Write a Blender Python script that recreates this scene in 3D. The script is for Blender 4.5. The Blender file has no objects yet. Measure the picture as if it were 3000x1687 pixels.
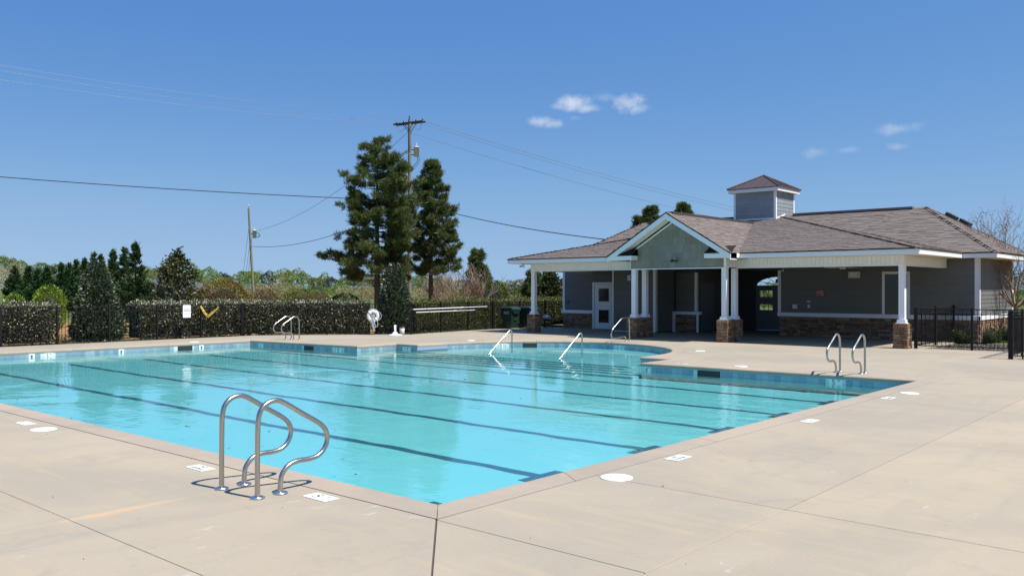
import bpy, bmesh, math, random
import numpy as np
from mathutils import Vector, Matrix, geometry
R = math.radians
random.seed(7)
RNG = np.random.default_rng(11)
scene = bpy.context.scene
C = scene.collection

# ------------------------------------------------------------------ camera
cam_data = bpy.data.cameras.new('camera')
cam = bpy.data.objects.new('camera', cam_data); C.objects.link(cam)
cam.location = (0, 0, 1.95)
cam.rotation_euler = (R(90.034), 0, R(41.11))
cam_data.sensor_width = 36.0
cam_data.lens = 30.6
cam_data.clip_start = 0.05
cam_data.clip_end = 5000
scene.camera = cam

# ------------------------------------------------------------------ light
SUN_EL, SUN_AZ = 60.0, 9.0          # azimuth counted from +X towards +Y
sv = Vector((math.cos(R(SUN_EL)) * math.cos(R(SUN_AZ)), math.cos(R(SUN_EL)) * math.sin(R(SUN_AZ)), math.sin(R(SUN_EL))))
sun_data = bpy.data.lights.new('sun', 'SUN')
sun_data.energy = 5.0
sun_data.angle = R(0.53)
sun_data.color = (1.0, 0.955, 0.88)
sun = bpy.data.objects.new('sun', sun_data); C.objects.link(sun)
sun.rotation_euler = sv.to_track_quat('Z', 'Y').to_euler()
sun.location = (20, 0, 30)

world = bpy.data.worlds.new('World'); scene.world = world
world.use_nodes = True
wt = world.node_tree; wt.nodes.clear()
wo = wt.nodes.new('ShaderNodeOutputWorld')
bg = wt.nodes.new('ShaderNodeBackground'); bg.inputs['Strength'].default_value = 0.10
sky = wt.nodes.new('ShaderNodeTexSky'); sky.sky_type = 'NISHITA'; sky.sun_disc = False
sky.sun_elevation = R(SUN_EL)
sky.sun_rotation = R(90 - SUN_AZ)
sky.altitude = 100; sky.air_density = 1.0; sky.dust_density = 0.0; sky.ozone_density = 4.0
wt.links.new(bg.outputs[0], wo.inputs[0])

def wnode(t, **kw):
    n = wt.nodes.new(t)
    for k, v in kw.items(): setattr(n, k, v)
    return n
def wmath(op, a, b=None, clamp=False):
    n = wnode('ShaderNodeMath', operation=op, use_clamp=clamp)
    for i, v in enumerate((a, b)):
        if v is None: continue
        if isinstance(v, (int, float)): n.inputs[i].default_value = v
        else: wt.links.new(v, n.inputs[i])
    return n.outputs[0]
geo_dir = wnode('ShaderNodeTexCoord').outputs['Generated']
def wdot(vec):
    n = wnode('ShaderNodeVectorMath', operation='DOT_PRODUCT')
    wt.links.new(geo_dir, n.inputs[0]); n.inputs[1].default_value = vec
    return n.outputs['Value']
cn = wnode('ShaderNodeTexNoise'); cn.inputs['Scale'].default_value = 42; cn.inputs['Detail'].default_value = 9; cn.inputs['Roughness'].default_value = 0.66
wt.links.new(geo_dir, cn.inputs['Vector'])
cnoise = wmath('SUBTRACT', cn.outputs[0], 0.5)
total = None
# small clouds: heading (degrees to the right of +Y), height above the horizon (degrees), half width, half height, strength
CLOUDS = [(-36.9, 12.0, 1.35, 0.62, 0.80), (-36.2, 11.65, 0.9, 0.4, 0.65), (-37.9, 11.8, 0.8, 0.3, 0.4), (-33.5, 11.95, 0.95, 0.66, 0.68), (-33.0, 11.55, 0.75, 0.38, 0.5), (-39.2, 10.85, 1.2, 0.36, 0.58), (-38.5, 10.7, 0.9, 0.3, 0.46), (-37.0, 11.05, 0.6, 0.2, 0.16),
          (-35.2, 12.3, 1.0, 0.3, 0.18), (-17.3, 9.5, 1.15, 0.38, 0.34), (-17.2, 8.5, 0.7, 0.24, 0.26), (-21.8, 8.4, 0.75, 0.4, 0.26), (-20.1, 8.42, 0.65, 0.24, 0.24)]
for hd, el, w, h, st in CLOUDS:
    c = Vector((math.sin(R(hd)) * math.cos(R(el)), math.cos(R(hd)) * math.cos(R(el)), math.sin(R(el))))
    t = Vector((math.cos(R(hd)), -math.sin(R(hd)), 0)); u = c.cross(t) * -1
    a = wmath('MULTIPLY', wdot(t), 1 / math.tan(R(w)))
    b0 = wmath('SUBTRACT', wdot(Vector((0, 0, 1))), math.sin(R(el)))
    b = wmath('MULTIPLY', b0, 1 / math.tan(R(h)))
    d2 = wmath('ADD', wmath('MULTIPLY', a, a), wmath('MULTIPLY', b, b))
    d = wmath('ADD', wmath('POWER', d2, 0.5), wmath('MULTIPLY', cnoise, 2.6))
    front = wmath('GREATER_THAN', wdot(c), 0.5)
    m = wnode('ShaderNodeMapRange', interpolation_type='SMOOTHSTEP')
    wt.links.new(d, m.inputs[0]); m.inputs[1].default_value = 1.15; m.inputs[2].default_value = -0.1; m.inputs[3].default_value = 0; m.inputs[4].default_value = st
    v = wmath('MULTIPLY', m.outputs[0], front)
    total = v if total is None else wmath('MAXIMUM', total, v)
mixn = wnode('ShaderNodeMix', data_type='RGBA')
# clear dry spring air: deep blue overhead, a thin pale band low down all round
sep_ = wnode('ShaderNodeSeparateXYZ'); wt.links.new(geo_dir, sep_.inputs[0])
zz_ = wmath('MAXIMUM', sep_.outputs[2], 0.0)
zz_ = wmath('ADD', wmath('MULTIPLY', zz_, wmath('ADD', wmath('MULTIPLY', zz_, 5.2), 0.25)), 0.128)
com_ = wnode('ShaderNodeCombineXYZ'); wt.links.new(sep_.outputs[0], com_.inputs[0]); wt.links.new(sep_.outputs[1], com_.inputs[1]); wt.links.new(zz_, com_.inputs[2])
upn_ = wnode('ShaderNodeVectorMath', operation='NORMALIZE'); wt.links.new(com_.outputs[0], upn_.inputs[0]); wt.links.new(upn_.outputs[0], sky.inputs[0])
srgb_ = wnode('ShaderNodeSeparateColor'); wt.links.new(sky.outputs[0], srgb_.inputs[0])
crgb_ = wnode('ShaderNodeCombineColor')
for k_, (g_, c_) in enumerate(((0.92, 0.939), (0.58, 1.607), (0.23, 3.686))):
    wt.links.new(wmath('MULTIPLY', wmath('POWER', srgb_.outputs[k_], g_), c_), crgb_.inputs[k_])
wt.links.new(total, mixn.inputs[0]); wt.links.new(crgb_.outputs[0], mixn.inputs[6])
mixn.inputs[7].default_value = (5.4, 5.9, 6.8, 1)
wt.links.new(mixn.outputs[2], bg.inputs[0])

# ------------------------------------------------------------------ exposure and engine
scene.view_settings.view_transform = 'Standard'
scene.view_settings.look = 'None'
scene.view_settings.exposure = 0.4
scene.view_settings.gamma = 1.0
scene.view_settings.use_curve_mapping = False
scene.render.engine = 'CYCLES'
cy = scene.cycles
cy.use_denoising = True
cy.max_bounces = 8; cy.diffuse_bounces = 3; cy.glossy_bounces = 4; cy.transmission_bounces = 4; cy.transparent_max_bounces = 12
cy.caustics_reflective = False; cy.caustics_refractive = False
cy.sample_clamp_indirect = 6.0

# ------------------------------------------------------------------ helpers
def link(name, me, parent=None, mat=None):
    o = bpy.data.objects.new(name, me); C.objects.link(o)
    if parent is not None: o.parent = parent
    if mat is not None and not me.materials: me.materials.append(mat)
    return o
def tag(o, label=None, cat=None, group=None, kind=None):
    if label: o['label'] = label
    if cat: o['category'] = cat
    if group: o['group'] = group
    if kind: o['kind'] = kind
    return o
def empty(name, loc=(0, 0, 0), parent=None, rz=0):
    o = bpy.data.objects.new(name, None); C.objects.link(o)
    o.empty_display_size = 0.2; o.location = loc; o.rotation_euler = (0, 0, rz)
    if parent is not None: o.parent = parent
    return o
def copy_tree(o, parent=None):
    kids = list(o.children)
    c = o.copy(); C.objects.link(c); c.parent = parent
    for ch in kids: copy_tree(ch, c)
    return c
class MB:
    """collects boxes, tubes, prisms and turns them into one mesh"""
    def __init__(s): s.v = []; s.f = []; s.sm = []
    def add(s, vs, fs, smooth=False):
        n = len(s.v); s.v += [tuple(p) for p in vs]; s.f += [tuple(i + n for i in f) for f in fs]; s.sm += [smooth] * len(fs)
    def box(s, a, b, M=None):
        x0, y0, z0 = a; x1, y1, z1 = b
        vs = [Vector(p) for p in ((x0,y0,z0),(x1,y0,z0),(x1,y1,z0),(x0,y1,z0),(x0,y0,z1),(x1,y0,z1),(x1,y1,z1),(x0,y1,z1))]
        if M is not None: vs = [M @ p for p in vs]
        s.add(vs, [(3,2,1,0),(4,5,6,7),(0,1,5,4),(1,2,6,5),(2,3,7,6),(3,0,4,7)])
        return s
    def tube(s, pts, rad, n=8, caps=True, smooth=True):
        pts = [Vector(p) for p in pts]
        rs = rad if isinstance(rad, (list, tuple)) else [rad] * len(pts)
        t0 = (pts[1] - pts[0]).normalized()
        u = t0.orthogonal().normalized(); vs = []
        for i, p in enumerate(pts):
            t = (pts[min(i + 1, len(pts) - 1)] - pts[max(i - 1, 0)]).normalized()
            u = (u - t * u.dot(t)).normalized(); w = t.cross(u)
            for k in range(n):
                a = 2 * math.pi * k / n
                vs.append(p + (u * math.cos(a) + w * math.sin(a)) * rs[i])
        fs = []
        for i in range(len(pts) - 1):
            for k in range(n):
                k2 = (k + 1) % n
                fs.append((i*n + k, i*n + k2, (i+1)*n + k2, (i+1)*n + k))
        s.add(vs, fs, smooth)
        if caps:
            m = len(pts) - 1
            s.add(vs[:n], [tuple(range(n - 1, -1, -1))]); s.add(vs[m*n:], [tuple(range(n))])
        return s
    def lathe(s, prof, n=20, c=(0, 0, 0), smooth=True):
        vs = []; fs = []
        for (r, z) in prof:
            for k in range(n):
                a = 2 * math.pi * k / n
                vs.append((c[0] + r * math.cos(a), c[1] + r * math.sin(a), c[2] + z))
        for i in range(len(prof) - 1):
            for k in range(n):
                k2 = (k + 1) % n
                fs.append((i*n + k, i*n + k2, (i+1)*n + k2, (i+1)*n + k))
        s.add(vs, fs, smooth)
        return s
    def prism(s, poly, z0, z1):
        n = len(poly)
        tri = geometry.tessellate_polygon([[Vector((p[0], p[1], 0)) for p in poly]])
        area = sum(poly[i][0]*poly[(i+1) % n][1] - poly[(i+1) % n][0]*poly[i][1] for i in range(n))
        vs = [(p[0], p[1], z1) for p in poly] + [(p[0], p[1], z0) for p in poly]
        fs = []
        for t in tri:
            a, b, c = [poly[i] for i in t]
            up = (b[0]-a[0])*(c[1]-a[1]) - (b[1]-a[1])*(c[0]-a[0]) > 0
            tt = t if up else t[::-1]
            fs.append(tuple(tt)); fs.append(tuple(i + n for i in tt[::-1]))
        for i in range(n):
            j = (i + 1) % n
            fs.append((i, i + n, j + n, j) if area > 0 else (j, j + n, i + n, i))
        s.add(vs, fs)
        return s
    def mesh(s, name):
        me = bpy.data.meshes.new(name); me.from_pydata(s.v, [], s.f); 
        me.polygons.foreach_set('use_smooth', s.sm); me.update()
        return me
    def build(s, name, mat, parent=None, bevel=0):
        me = s.mesh(name)
        o = link(name, me, parent, mat)
        if bevel:
            m = o.modifiers.new('bevel', 'BEVEL'); m.width = bevel; m.segments = 2; m.limit_method = 'ANGLE'
        return o
def np_mesh(name, verts, quads, mat, parent=None, smooth=False):
    """verts (N,3) array, quads (M,4) or (M,3) array"""
    me = bpy.data.meshes.new(name); k = quads.shape[1]
    me.vertices.add(len(verts)); me.vertices.foreach_set('co', np.ascontiguousarray(verts, dtype=np.float32).ravel())
    me.loops.add(quads.size); me.loops.foreach_set('vertex_index', np.ascontiguousarray(quads, dtype=np.int32).ravel())
    me.polygons.add(len(quads)); me.polygons.foreach_set('loop_start', np.arange(0, quads.size, k, dtype=np.int32))
    if smooth: me.polygons.foreach_set('use_smooth', np.ones(len(quads), dtype=bool))
    me.update(calc_edges=True)
    return link(name, me, parent, mat)

# materials ---------------------------------------------------------------
MATS = {}
class NT:
    def __init__(s, name):
        s.m = bpy.data.materials.new(name); s.m.use_nodes = True; s.t = s.m.node_tree; s.t.nodes.clear()
        s.out = s.t.nodes.new('ShaderNodeOutputMaterial')
        MATS[name] = s.m
    def n(s, t, **kw):
        x = s.t.nodes.new(t)
        for k, v in kw.items(): setattr(x, k, v)
        return x
    def l(s, a, b): s.t.links.new(a, b)
    def setin(s, sock, v):
        if isinstance(v, bpy.types.NodeSocket): s.l(v, sock)
        elif isinstance(v, (tuple, list)) and len(v) == 3 and sock.type == 'RGBA': sock.default_value = (*v, 1)
        else: sock.default_value = v
    def math(s, op, a, b=0.0, clamp=False):
        x = s.n('ShaderNodeMath', operation=op, use_clamp=clamp); s.setin(x.inputs[0], a); s.setin(x.inputs[1], b); return x.outputs[0]
    def coord(s, kind='Object'): return s.n('ShaderNodeTexCoord').outputs[kind]
    def pos(s): return s.n('ShaderNodeNewGeometry').outputs['Position']
    def mapping(s, v, scale=(1, 1, 1), rot=(0, 0, 0), loc=(0, 0, 0)):
        x = s.n('ShaderNodeMapping'); s.l(v, x.inputs[0]); x.inputs['Scale'].default_value = scale; x.inputs['Rotation'].default_value = rot; x.inputs['Location'].default_value = loc; return x.outputs[0]
    def noise(s, v, scale, detail=4, rough=0.55, dist=0):
        x = s.n('ShaderNodeTexNoise'); s.l(v, x.inputs['Vector']); x.inputs['Scale'].default_value = scale; x.inputs['Detail'].default_value = detail; x.inputs['Roughness'].default_value = rough; x.inputs['Distortion'].default_value = dist; return x.outputs[0]
    def ramp(s, f, stops, interp='LINEAR'):
        x = s.n('ShaderNodeValToRGB'); s.setin(x.inputs[0], f); e = x.color_ramp.elements; x.color_ramp.interpolation = interp
        while len(e) > 1: e.remove(e[0])
        for i, (p, c) in enumerate(stops):
            q = e[0] if i == 0 else e.new(p)
            q.position = p; q.color = (*c, 1) if len(c) == 3 else c
        return x.outputs[0]
    def range(s, f, a, b, c, d, smooth=False):
        x = s.n('ShaderNodeMapRange', interpolation_type='SMOOTHSTEP' if smooth else 'LINEAR'); s.setin(x.inputs[0], f)
        for i, v in enumerate((a, b, c, d)): x.inputs[i + 1].default_value = v
        return x.outputs[0]
    def mix(s, f, a, b, mode='MIX'):
        x = s.n('ShaderNodeMix', data_type='RGBA', blend_type=mode); s.setin(x.inputs[0], f); s.setin(x.inputs[6], a); s.setin(x.inputs[7], b); return x.outputs[2]
    def bump(s, h, strength=0.3, dist=0.01, normal=None):
        x = s.n('ShaderNodeBump'); s.setin(x.inputs['Height'], h); x.inputs['Strength'].default_value = strength; x.inputs['Distance'].default_value = dist
        if normal is not None: s.l(normal, x.inputs['Normal'])
        return x.outputs[0]
    def rand(s):
        """a random value per piece: works for single pieces and for joined islands"""
        a = s.n('ShaderNodeObjectInfo').outputs['Random']; b = s.n('ShaderNodeNewGeometry').outputs['Random Per Island']
        return s.math('FRACT', s.math('ADD', a, b))
    def principled(s, color, rough=0.6, metal=0, normal=None, spec=0.5, **kw):
        x = s.n('ShaderNodeBsdfPrincipled'); s.setin(x.inputs['Base Color'], color); s.setin(x.inputs['Roughness'], rough); s.setin(x.inputs['Metallic'], metal)
        x.inputs['Specular IOR Level'].default_value = spec
        if normal is not None: s.l(normal, x.inputs['Normal'])
        for k, v in kw.items(): s.setin(x.inputs[k], v)
        s.l(x.outputs[0], s.out.inputs[0]); return x
def plain(name, color, rough=0.6, metal=0, var=0.12, nscale=6, spec=0.5, bump=0.0, bscale=40):
    """a solid colour with faint wear and, if asked, fine relief"""
    t = NT(name); v = t.coord(); f = t.noise(v, nscale, 5)
    c = t.mix(f, tuple(x * (1 - var) for x in color), tuple(min(1, x * (1 + var)) for x in color))
    nm = t.bump(t.noise(v, bscale, 3), bump, 0.004) if bump else None
    t.principled(c, t.range(f, 0.3, 0.7, rough * 0.9, min(1, rough * 1.1)), metal, nm, spec)
    return t.m

# concrete of the deck
def make_concrete(name, base, warm, dark, stain=False):
    t = NT(name); v = t.pos(); ob = t.n('ShaderNodeObjectInfo').outputs['Random']
    big = t.noise(v, 0.30, 6, 0.62, 0.6)
    streak = t.noise(t.mapping(v, (0.8, 5.5, 1), (0, 0, 0.55)), 0.8, 5, 0.65, 0.4)
    streak2 = t.noise(t.mapping(v, (4.0, 0.7, 1), (0, 0, -0.35), (5, 3, 0)), 0.7, 5, 0.65, 0.5)
    fine = t.noise(v, 30, 6, 0.75)
    mid = t.noise(v, 1.7, 6, 0.68, 0.8)
    c = t.mix(t.range(big, 0.36, 0.64, 0, 1, True), dark, base)
    c = t.mix(t.range(streak, 0.48, 0.72, 0, 0.75, True), c, warm)
    c = t.mix(t.range(streak2, 0.5, 0.74, 0, 0.6, True), c, tuple(x * k for x, k in zip(dark, (0.96, 0.98, 1.0))))
    c = t.mix(t.range(mid, 0.54, 0.74, 0, 0.5, True), c, tuple(x * 0.88 for x in dark))
    white = t.math('MULTIPLY', t.range(t.noise(v, 0.7, 3, 0.5, 1.2), 0.58, 0.66, 0, 1, True), t.range(t.noise(t.mapping(v, (3, 1, 1), (0, 0, 0.9)), 1.9, 6, 0.72, 1.2), 0.56, 0.66, 0, 0.5, True))
    c = t.mix(white, c, (0.52, 0.52, 0.51))
    c = t.mix(t.range(t.noise(v, 6.5, 3, 0.6), 0.68, 0.78, 0, 0.35, True), c, tuple(x * 0.62 for x in dark))
    vo = t.n('ShaderNodeTexVoronoi', feature='DISTANCE_TO_EDGE'); vo.inputs['Scale'].default_value = 0.16; wv = t.n('ShaderNodeVectorMath', operation='ADD')
    nz = t.n('ShaderNodeTexNoise'); nz.inputs['Scale'].default_value = 0.9; nz.inputs['Detail'].default_value = 5; t.l(v, nz.inputs['Vector']); t.l(v, wv.inputs[0]); t.l(nz.outputs['Color'], wv.inputs[1]); t.l(wv.outputs[0], vo.inputs['Vector'])
    crack = t.math('MULTIPLY', t.range(vo.outputs['Distance'], 0.0, 0.0009, 1, 0), t.range(t.noise(v, 0.25, 2), 0.5, 0.6, 0, 0.5))
    c = t.mix(crack, c, tuple(x * 0.4 for x in dark))
    c = t.mix(t.range(fine, 0.3, 0.7, 0.0, 0.22), c, tuple(x * 0.70 for x in dark))
    c = t.mix(1.0, c, t.ramp(ob, [(0, (0.93, 0.935, 0.945)), (0.5, (1, 1, 1)), (1, (1.04, 1.03, 1.0))]), 'MULTIPLY')
    if stain:   # red clay washed into a joint
        sx = t.n('ShaderNodeSeparateXYZ'); t.l(v, sx.inputs[0])
        a = t.math('DIVIDE', t.math('ADD', sx.outputs[0], 7.62), 0.13); b = t.math('DIVIDE', t.math('SUBTRACT', sx.outputs[1], 3.45), 0.75)
        d = t.math('ADD', t.math('ADD', t.math('MULTIPLY', a, a), t.math('MULTIPLY', b, b)), t.math('MULTIPLY', t.noise(v, 5, 4), 1.1))
        c = t.mix(t.range(d, 1.15, 0.4, 0, 0.8, True), c, (0.52, 0.34, 0.20))
    nm = t.bump(t.math('ADD', fine, t.math('MULTIPLY', streak, 0.8)), 0.3, 0.004)
    t.principled(c, 0.82, 0, nm, 0.3)
    return t.m
make_concrete('deck_concrete', (0.408, 0.344, 0.254), (0.424, 0.340, 0.233), (0.335, 0.294, 0.230), True)
make_concrete('coping_concrete', (0.415, 0.338, 0.258), (0.44, 0.343, 0.246), (0.34, 0.285, 0.228))
plain('joint_dirt', (0.09, 0.075, 0.06), 0.95)
plain('white_paint', (0.78, 0.79, 0.80), 0.45, var=0.04, nscale=3)
plain('marker_white', (0.80, 0.80, 0.76), 0.5, var=0.06)
plain('ink_black', (0.02, 0.02, 0.022), 0.6)
t = NT('plaster'); v = t.pos(); f = t.noise(v, 1.2, 5)
t.principled(t.mix(f, (0.60, 0.70, 0.69), (0.68, 0.77, 0.75)), 0.8)
t = NT('lane_tile'); v = t.pos(); t.principled(t.mix(t.noise(v, 4, 3), (0.018, 0.04, 0.09), (0.03, 0.062, 0.13)), 0.4)
t = NT('waterline_tile'); r_ = t.rand(); v = t.pos()
c_ = t.ramp(r_, [(0, (0.17, 0.25, 0.33)), (0.5, (0.25, 0.33, 0.40)), (1, (0.35, 0.42, 0.46))])
t.principled(t.mix(t.range(t.noise(v, 18, 4), 0.4, 0.7, 0, 0.5), c_, (0.28, 0.36, 0.40)), 0.18, 0, None, 0.6)
plain('grout', (0.62, 0.64, 0.62), 0.9)
t = NT('water'); v = t.pos()
amp = t.range(t.noise(v, 0.22, 3, 0.5, 0.5), 0.38, 0.62, 0.22, 1.25, True)
rip = t.noise(t.mapping(v, (1.0, 1.0, 1), (0, 0, 0.4)), 3.2, 4, 0.55, 0.25)
rip2 = t.noise(t.mapping(v, (0.35, 1.6, 1), (0, 0, -0.72)), 1.5, 3, 0.5, 0.2)
hgt = t.math('MULTIPLY', t.math('ADD', rip, t.math('MULTIPLY', rip2, 1.4)), amp)
nm = t.bump(hgt, 0.16, 0.05)
fr = t.n('ShaderNodeFresnel'); fr.inputs['IOR'].default_value = 1.333; t.l(nm, fr.inputs['Normal'])
tr = t.n('ShaderNodeBsdfTransparent'); tr.inputs[0].default_value = (0.455, 0.825, 0.875, 1)
gl = t.n('ShaderNodeBsdfGlossy'); gl.inputs['Color'].default_value = (1, 1, 1, 1); gl.inputs['Roughness'].default_value = 0.015; t.l(nm, gl.inputs['Normal'])
mx = t.n('ShaderNodeMixShader'); t.l(fr.outputs[0], mx.inputs[0]); t.l(tr.outputs[0], mx.inputs[1]); t.l(gl.outputs[0], mx.inputs[2]); t.l(mx.outputs[0], t.out.inputs[0])
t = NT('steel'); v = t.coord(); br = t.noise(t.mapping(v, (60, 60, 2)), 4, 3)
t.principled(t.mix(t.noise(v, 5, 4), (0.40, 0.37, 0.335), (0.52, 0.495, 0.46)), t.range(br, 0.3, 0.7, 0.22, 0.38), 1.0)
plain('flange_steel', (0.62, 0.64, 0.68), 0.3, 1.0, 0.08)

# ------------------------------------------------------------------ the pool
WATER_Z = -0.20
def floor_z(x): return -0.34 - 0.11 * (x + 29.2) / 23.5
bay = [(-17.95 + 4.32 * math.cos(a), 21.7 + 4.45 * math.sin(a)) for a in [R(4 + 172 * i / 26) for i in range(27)]]
OUT = [(-5.72, 5.53), (-5.70, 19.68), (-12.52, 19.50), (-12.53, 21.10), (-13.56, 21.10)] + bay + [(-22.36, 20.62), (-23.45, 20.63), (-23.50, 18.89), (-29.15, 18.33), (-29.30, 5.45)]
def offset(poly, d):
    n = len(poly); res = []
    for i in range(n):
        p0, p1, p2 = Vector(poly[i - 1]), Vector(poly[i]), Vector(poly[(i + 1) % n])
        e1 = (p1 - p0).normalized(); e2 = (p2 - p1).normalized()
        n1 = Vector((e1.y, -e1.x)); n2 = Vector((e2.y, -e2.x))
        m = (n1 + n2) / (1 + n1.dot(n2))
        res.append(tuple(p1 + m * d))
    return res
assert sum(OUT[i][0]*OUT[(i+1) % len(OUT)][1] - OUT[(i+1) % len(OUT)][0]*OUT[i][1] for i in range(len(OUT))) > 0
COP = offset(OUT, 0.40)
WALL = offset(OUT, 0.014)

def slab(parent, name, poly, z0, z1, mat, bevel=0.006):
    o = MB().prism(poly, z0, z1).build(name, MATS[mat], parent, bevel)
    return o
deck = tag(MB().prism([(-31.9, -8), (10, -8), (10, 28.2), (-5.4, 28.2), (-5.4, 30.6), (-8, 41), (-28.2, 41), (-28.2, 27), (-27.5, 25.2), (-30.4, 22.5), (-31.9, 20)][::1], -0.16, -0.150).build('pool_deck', MATS['joint_dirt']), kind='structure')
me_ = deck.data  # dirt seen in the joints: cut the pool out of it
deck.data = (lambda b: b.mesh('pool_deck'))(MB().prism([(-31.9, -8), (10, -8), (10, 5.15), (-31.9, 5.15)], -0.06, -0.014).prism([(-5.34, 5.16), (10, 5.16), (10, 27.6), (-5.34, 27.6)], -0.06, -0.014))
deck.data.materials.append(MATS['joint_dirt'])
G_ = 0.003
XJ, DX = -3.24, -7.62
slab(deck, 'slab', [(-31.9, 3.08 + G_), (DX - G_, 3.08 + G_), (DX - G_, 5.121), (-31.9, 5.041)], -0.1, 0, 'deck_concrete')
slab(deck, 'slab', [(DX + G_, 3.08 + G_), (-3.30, 3.08 + G_), (-5.335, 5.128), (DX + G_, 5.121)], -0.1, 0, 'deck_concrete')
slab(deck, 'slab', [(-3.285, 3.08 + G_), (XJ - G_, 3.08 + G_), (XJ - G_, 5.10), (-5.30, 5.115)], -0.1, 0, 'deck_concrete')
slab(deck, 'slab', [(-31.9, -8), (DX - G_, -8), (DX - G_, 3.08 - G_), (-31.9, 3.08 - G_)], -0.1, 0, 'deck_concrete')
slab(deck, 'slab', [(DX + G_, -8), (XJ - G_, -8), (XJ - G_, 3.08 - G_), (DX + G_, 3.08 - G_)], -0.1, 0, 'deck_concrete')
slab(deck, 'slab', [(XJ + G_, -8), (10, -8), (10, 7.12), (XJ + G_, 7.38)], -0.1, 0, 'deck_concrete')
slab(deck, 'slab', [(-5.315, 5.125), (XJ - G_, 5.11), (XJ - G_, 7.38), (-5.315, 7.42)], -0.1, 0, 'deck_concrete')
slab(deck, 'slab', [(-5.315, 7.43), (XJ - G_, 7.39), (XJ - 0.1, 20.1), (-5.3, 20.1)], -0.1, 0, 'deck_concrete')
slab(deck, 'slab', [(XJ + G_, 7.39), (10, 7.13), (10, 20.1), (XJ - 0.1 + 2 * G_, 20.1)], -0.1, 0, 'deck_concrete')
i5 = len(OUT) - 1
far = [COP[1]] + COP[2:i5 + 1]
slab(deck, 'slab', [(10, 20.11), (10, 28.2), (-5.45, 27.25), (-5.45, 30.5), (-8.6, 30.2), (-8.6, 34.65), (-14.9, 34.65), (-14.9, 41), (-20, 41), (-20, 34.65), (-28.1, 34.65), (-28.1, 27), (-27.6, 25.2), (-30.3, 22.5), (-31.9, 20.2), (-31.9, 5.075), (COP[i5][0] - 0.004, 5.075)] + far[::-1][0:] , -0.1, 0, 'deck_concrete', 0)

# coping: one piece after another round the pool, with a rounded inner edge
cop = tag(MB().box((-29.6, 4.0, -0.3), (-29.59, 4.01, -0.29)).build('pool_coping', MATS['joint_dirt']), kind='structure')
PROF = [(0.03, -0.095), (0.004, -0.088), (-0.001, -0.055), (0.002, -0.028), (0.018, -0.010), (0.045, -0.001), (0.10, 0.002), (0.394, 0.002), (0.394, -0.095)]
def offs_pt(i, d): return offset(OUT, d)[i]
rings = [[(p[0], p[1], z) for p in offset(OUT, s)] for s, z in PROF]
def lerp(a, b, f): return tuple(a[k] + (b[k] - a[k]) * f for k in range(3))
def coping_piece(samples):
    """samples: list of (edge index, fraction) along the outline"""
    m = MB(); k = len(PROF); vs = []
    for (i, f) in samples:
        for rg in rings: vs.append(lerp(rg[i], rg[(i + 1) % len(OUT)], f))
    fs = []
    for a in range(len(samples) - 1):
        for b in range(k - 1): fs.append((a*k + b, a*k + b + 1, (a+1)*k + b + 1, (a+1)*k + b))
    fs.append(tuple(range(k))[::-1]); fs.append(tuple(range((len(samples)-1)*k, len(samples)*k)))
    m.add(vs, fs); o = m.build('coping_stone', MATS['coping_concrete'], cop)
n_out = len(OUT)
def edge_len(i): return (Vector(OUT[(i + 1) % n_out]) - Vector(OUT[i])).length
bay0, bay1 = 4, 4 + len(bay)
for i in range(n_out):
    if bay0 <= i < bay1: continue
    L = edge_len(i); k = max(1, round(L / 2.9)); g = 0.004 / L
    cuts = [0] + [(j + (0.0 if i else -0.35)) / k for j in range(1, k)] + [1]
    for j in range(len(cuts) - 1):
        coping_piece([(i, cuts[j] + g), (i, cuts[j + 1] - g)])
for a in range(bay0, bay1, 4):
    b = min(a + 4, bay1)
    coping_piece([(a, 0.01)] + [(j, 0.0) for j in range(a + 1, b)] + [(b - 1, 0.99)])

# walls and waterline tiles
def pool_wall(name, idxs, label):
    w = MB()
    for i in idxs:
        p, q = WALL[i], WALL[(i + 1) % n_out]
        w.add([(p[0], p[1], -0.6), (q[0], q[1], -0.6), (q[0], q[1], -0.08), (p[0], p[1], -0.08)], [(3, 2, 1, 0)])
    return tag(w.build(name, MATS['grout']), kind='structure')
tile_me = {}
def tile_mesh(w):
    k = round(w, 3)
    if k not in tile_me:
        b = MB().box((0.003, -0.007, -0.250), (k - 0.003, 0.0, -0.102)); me = b.mesh('tile'); me.materials.append(MATS['waterline_tile']); tile_me[k] = me
    return tile_me[k]
def tiles(wall, idxs, gaps=()):
    """gaps: (edge, from, to) in metres along the edge that stay free (skimmers, number tiles)"""
    for i in idxs:
        p, q = Vector(WALL[i]), Vector(WALL[(i + 1) % n_out]); L = (q - p).length; d = (q - p).normalized()
        k = max(1, round(L / 0.152)); w = L / k
        for j in range(k):
            s = j * w
            if any(e == i and s + w > a + 0.01 and s < b - 0.01 for e, a, b in gaps): continue
            o = link('tile', tile_mesh(w), wall); e = p + d * s
            o.location = (e.x, e.y, 0); o.rotation_euler = (0, 0, math.atan2(d.y, d.x) + 0)
            # inward side of the wall lies to the left of the direction of travel
            o.location = (e.x, e.y, 0); o.scale = (1, -1, 1)
def on_edge(i, s, z, inset=0.0):
    p, q = Vector(WALL[i]), Vector(WALL[(i + 1) % n_out]); d = (q - p).normalized(); nrm = Vector((-d.y, d.x))
    e = p + d * s + nrm * inset
    return (e.x, e.y, z), math.atan2(d.y, d.x)
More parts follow.
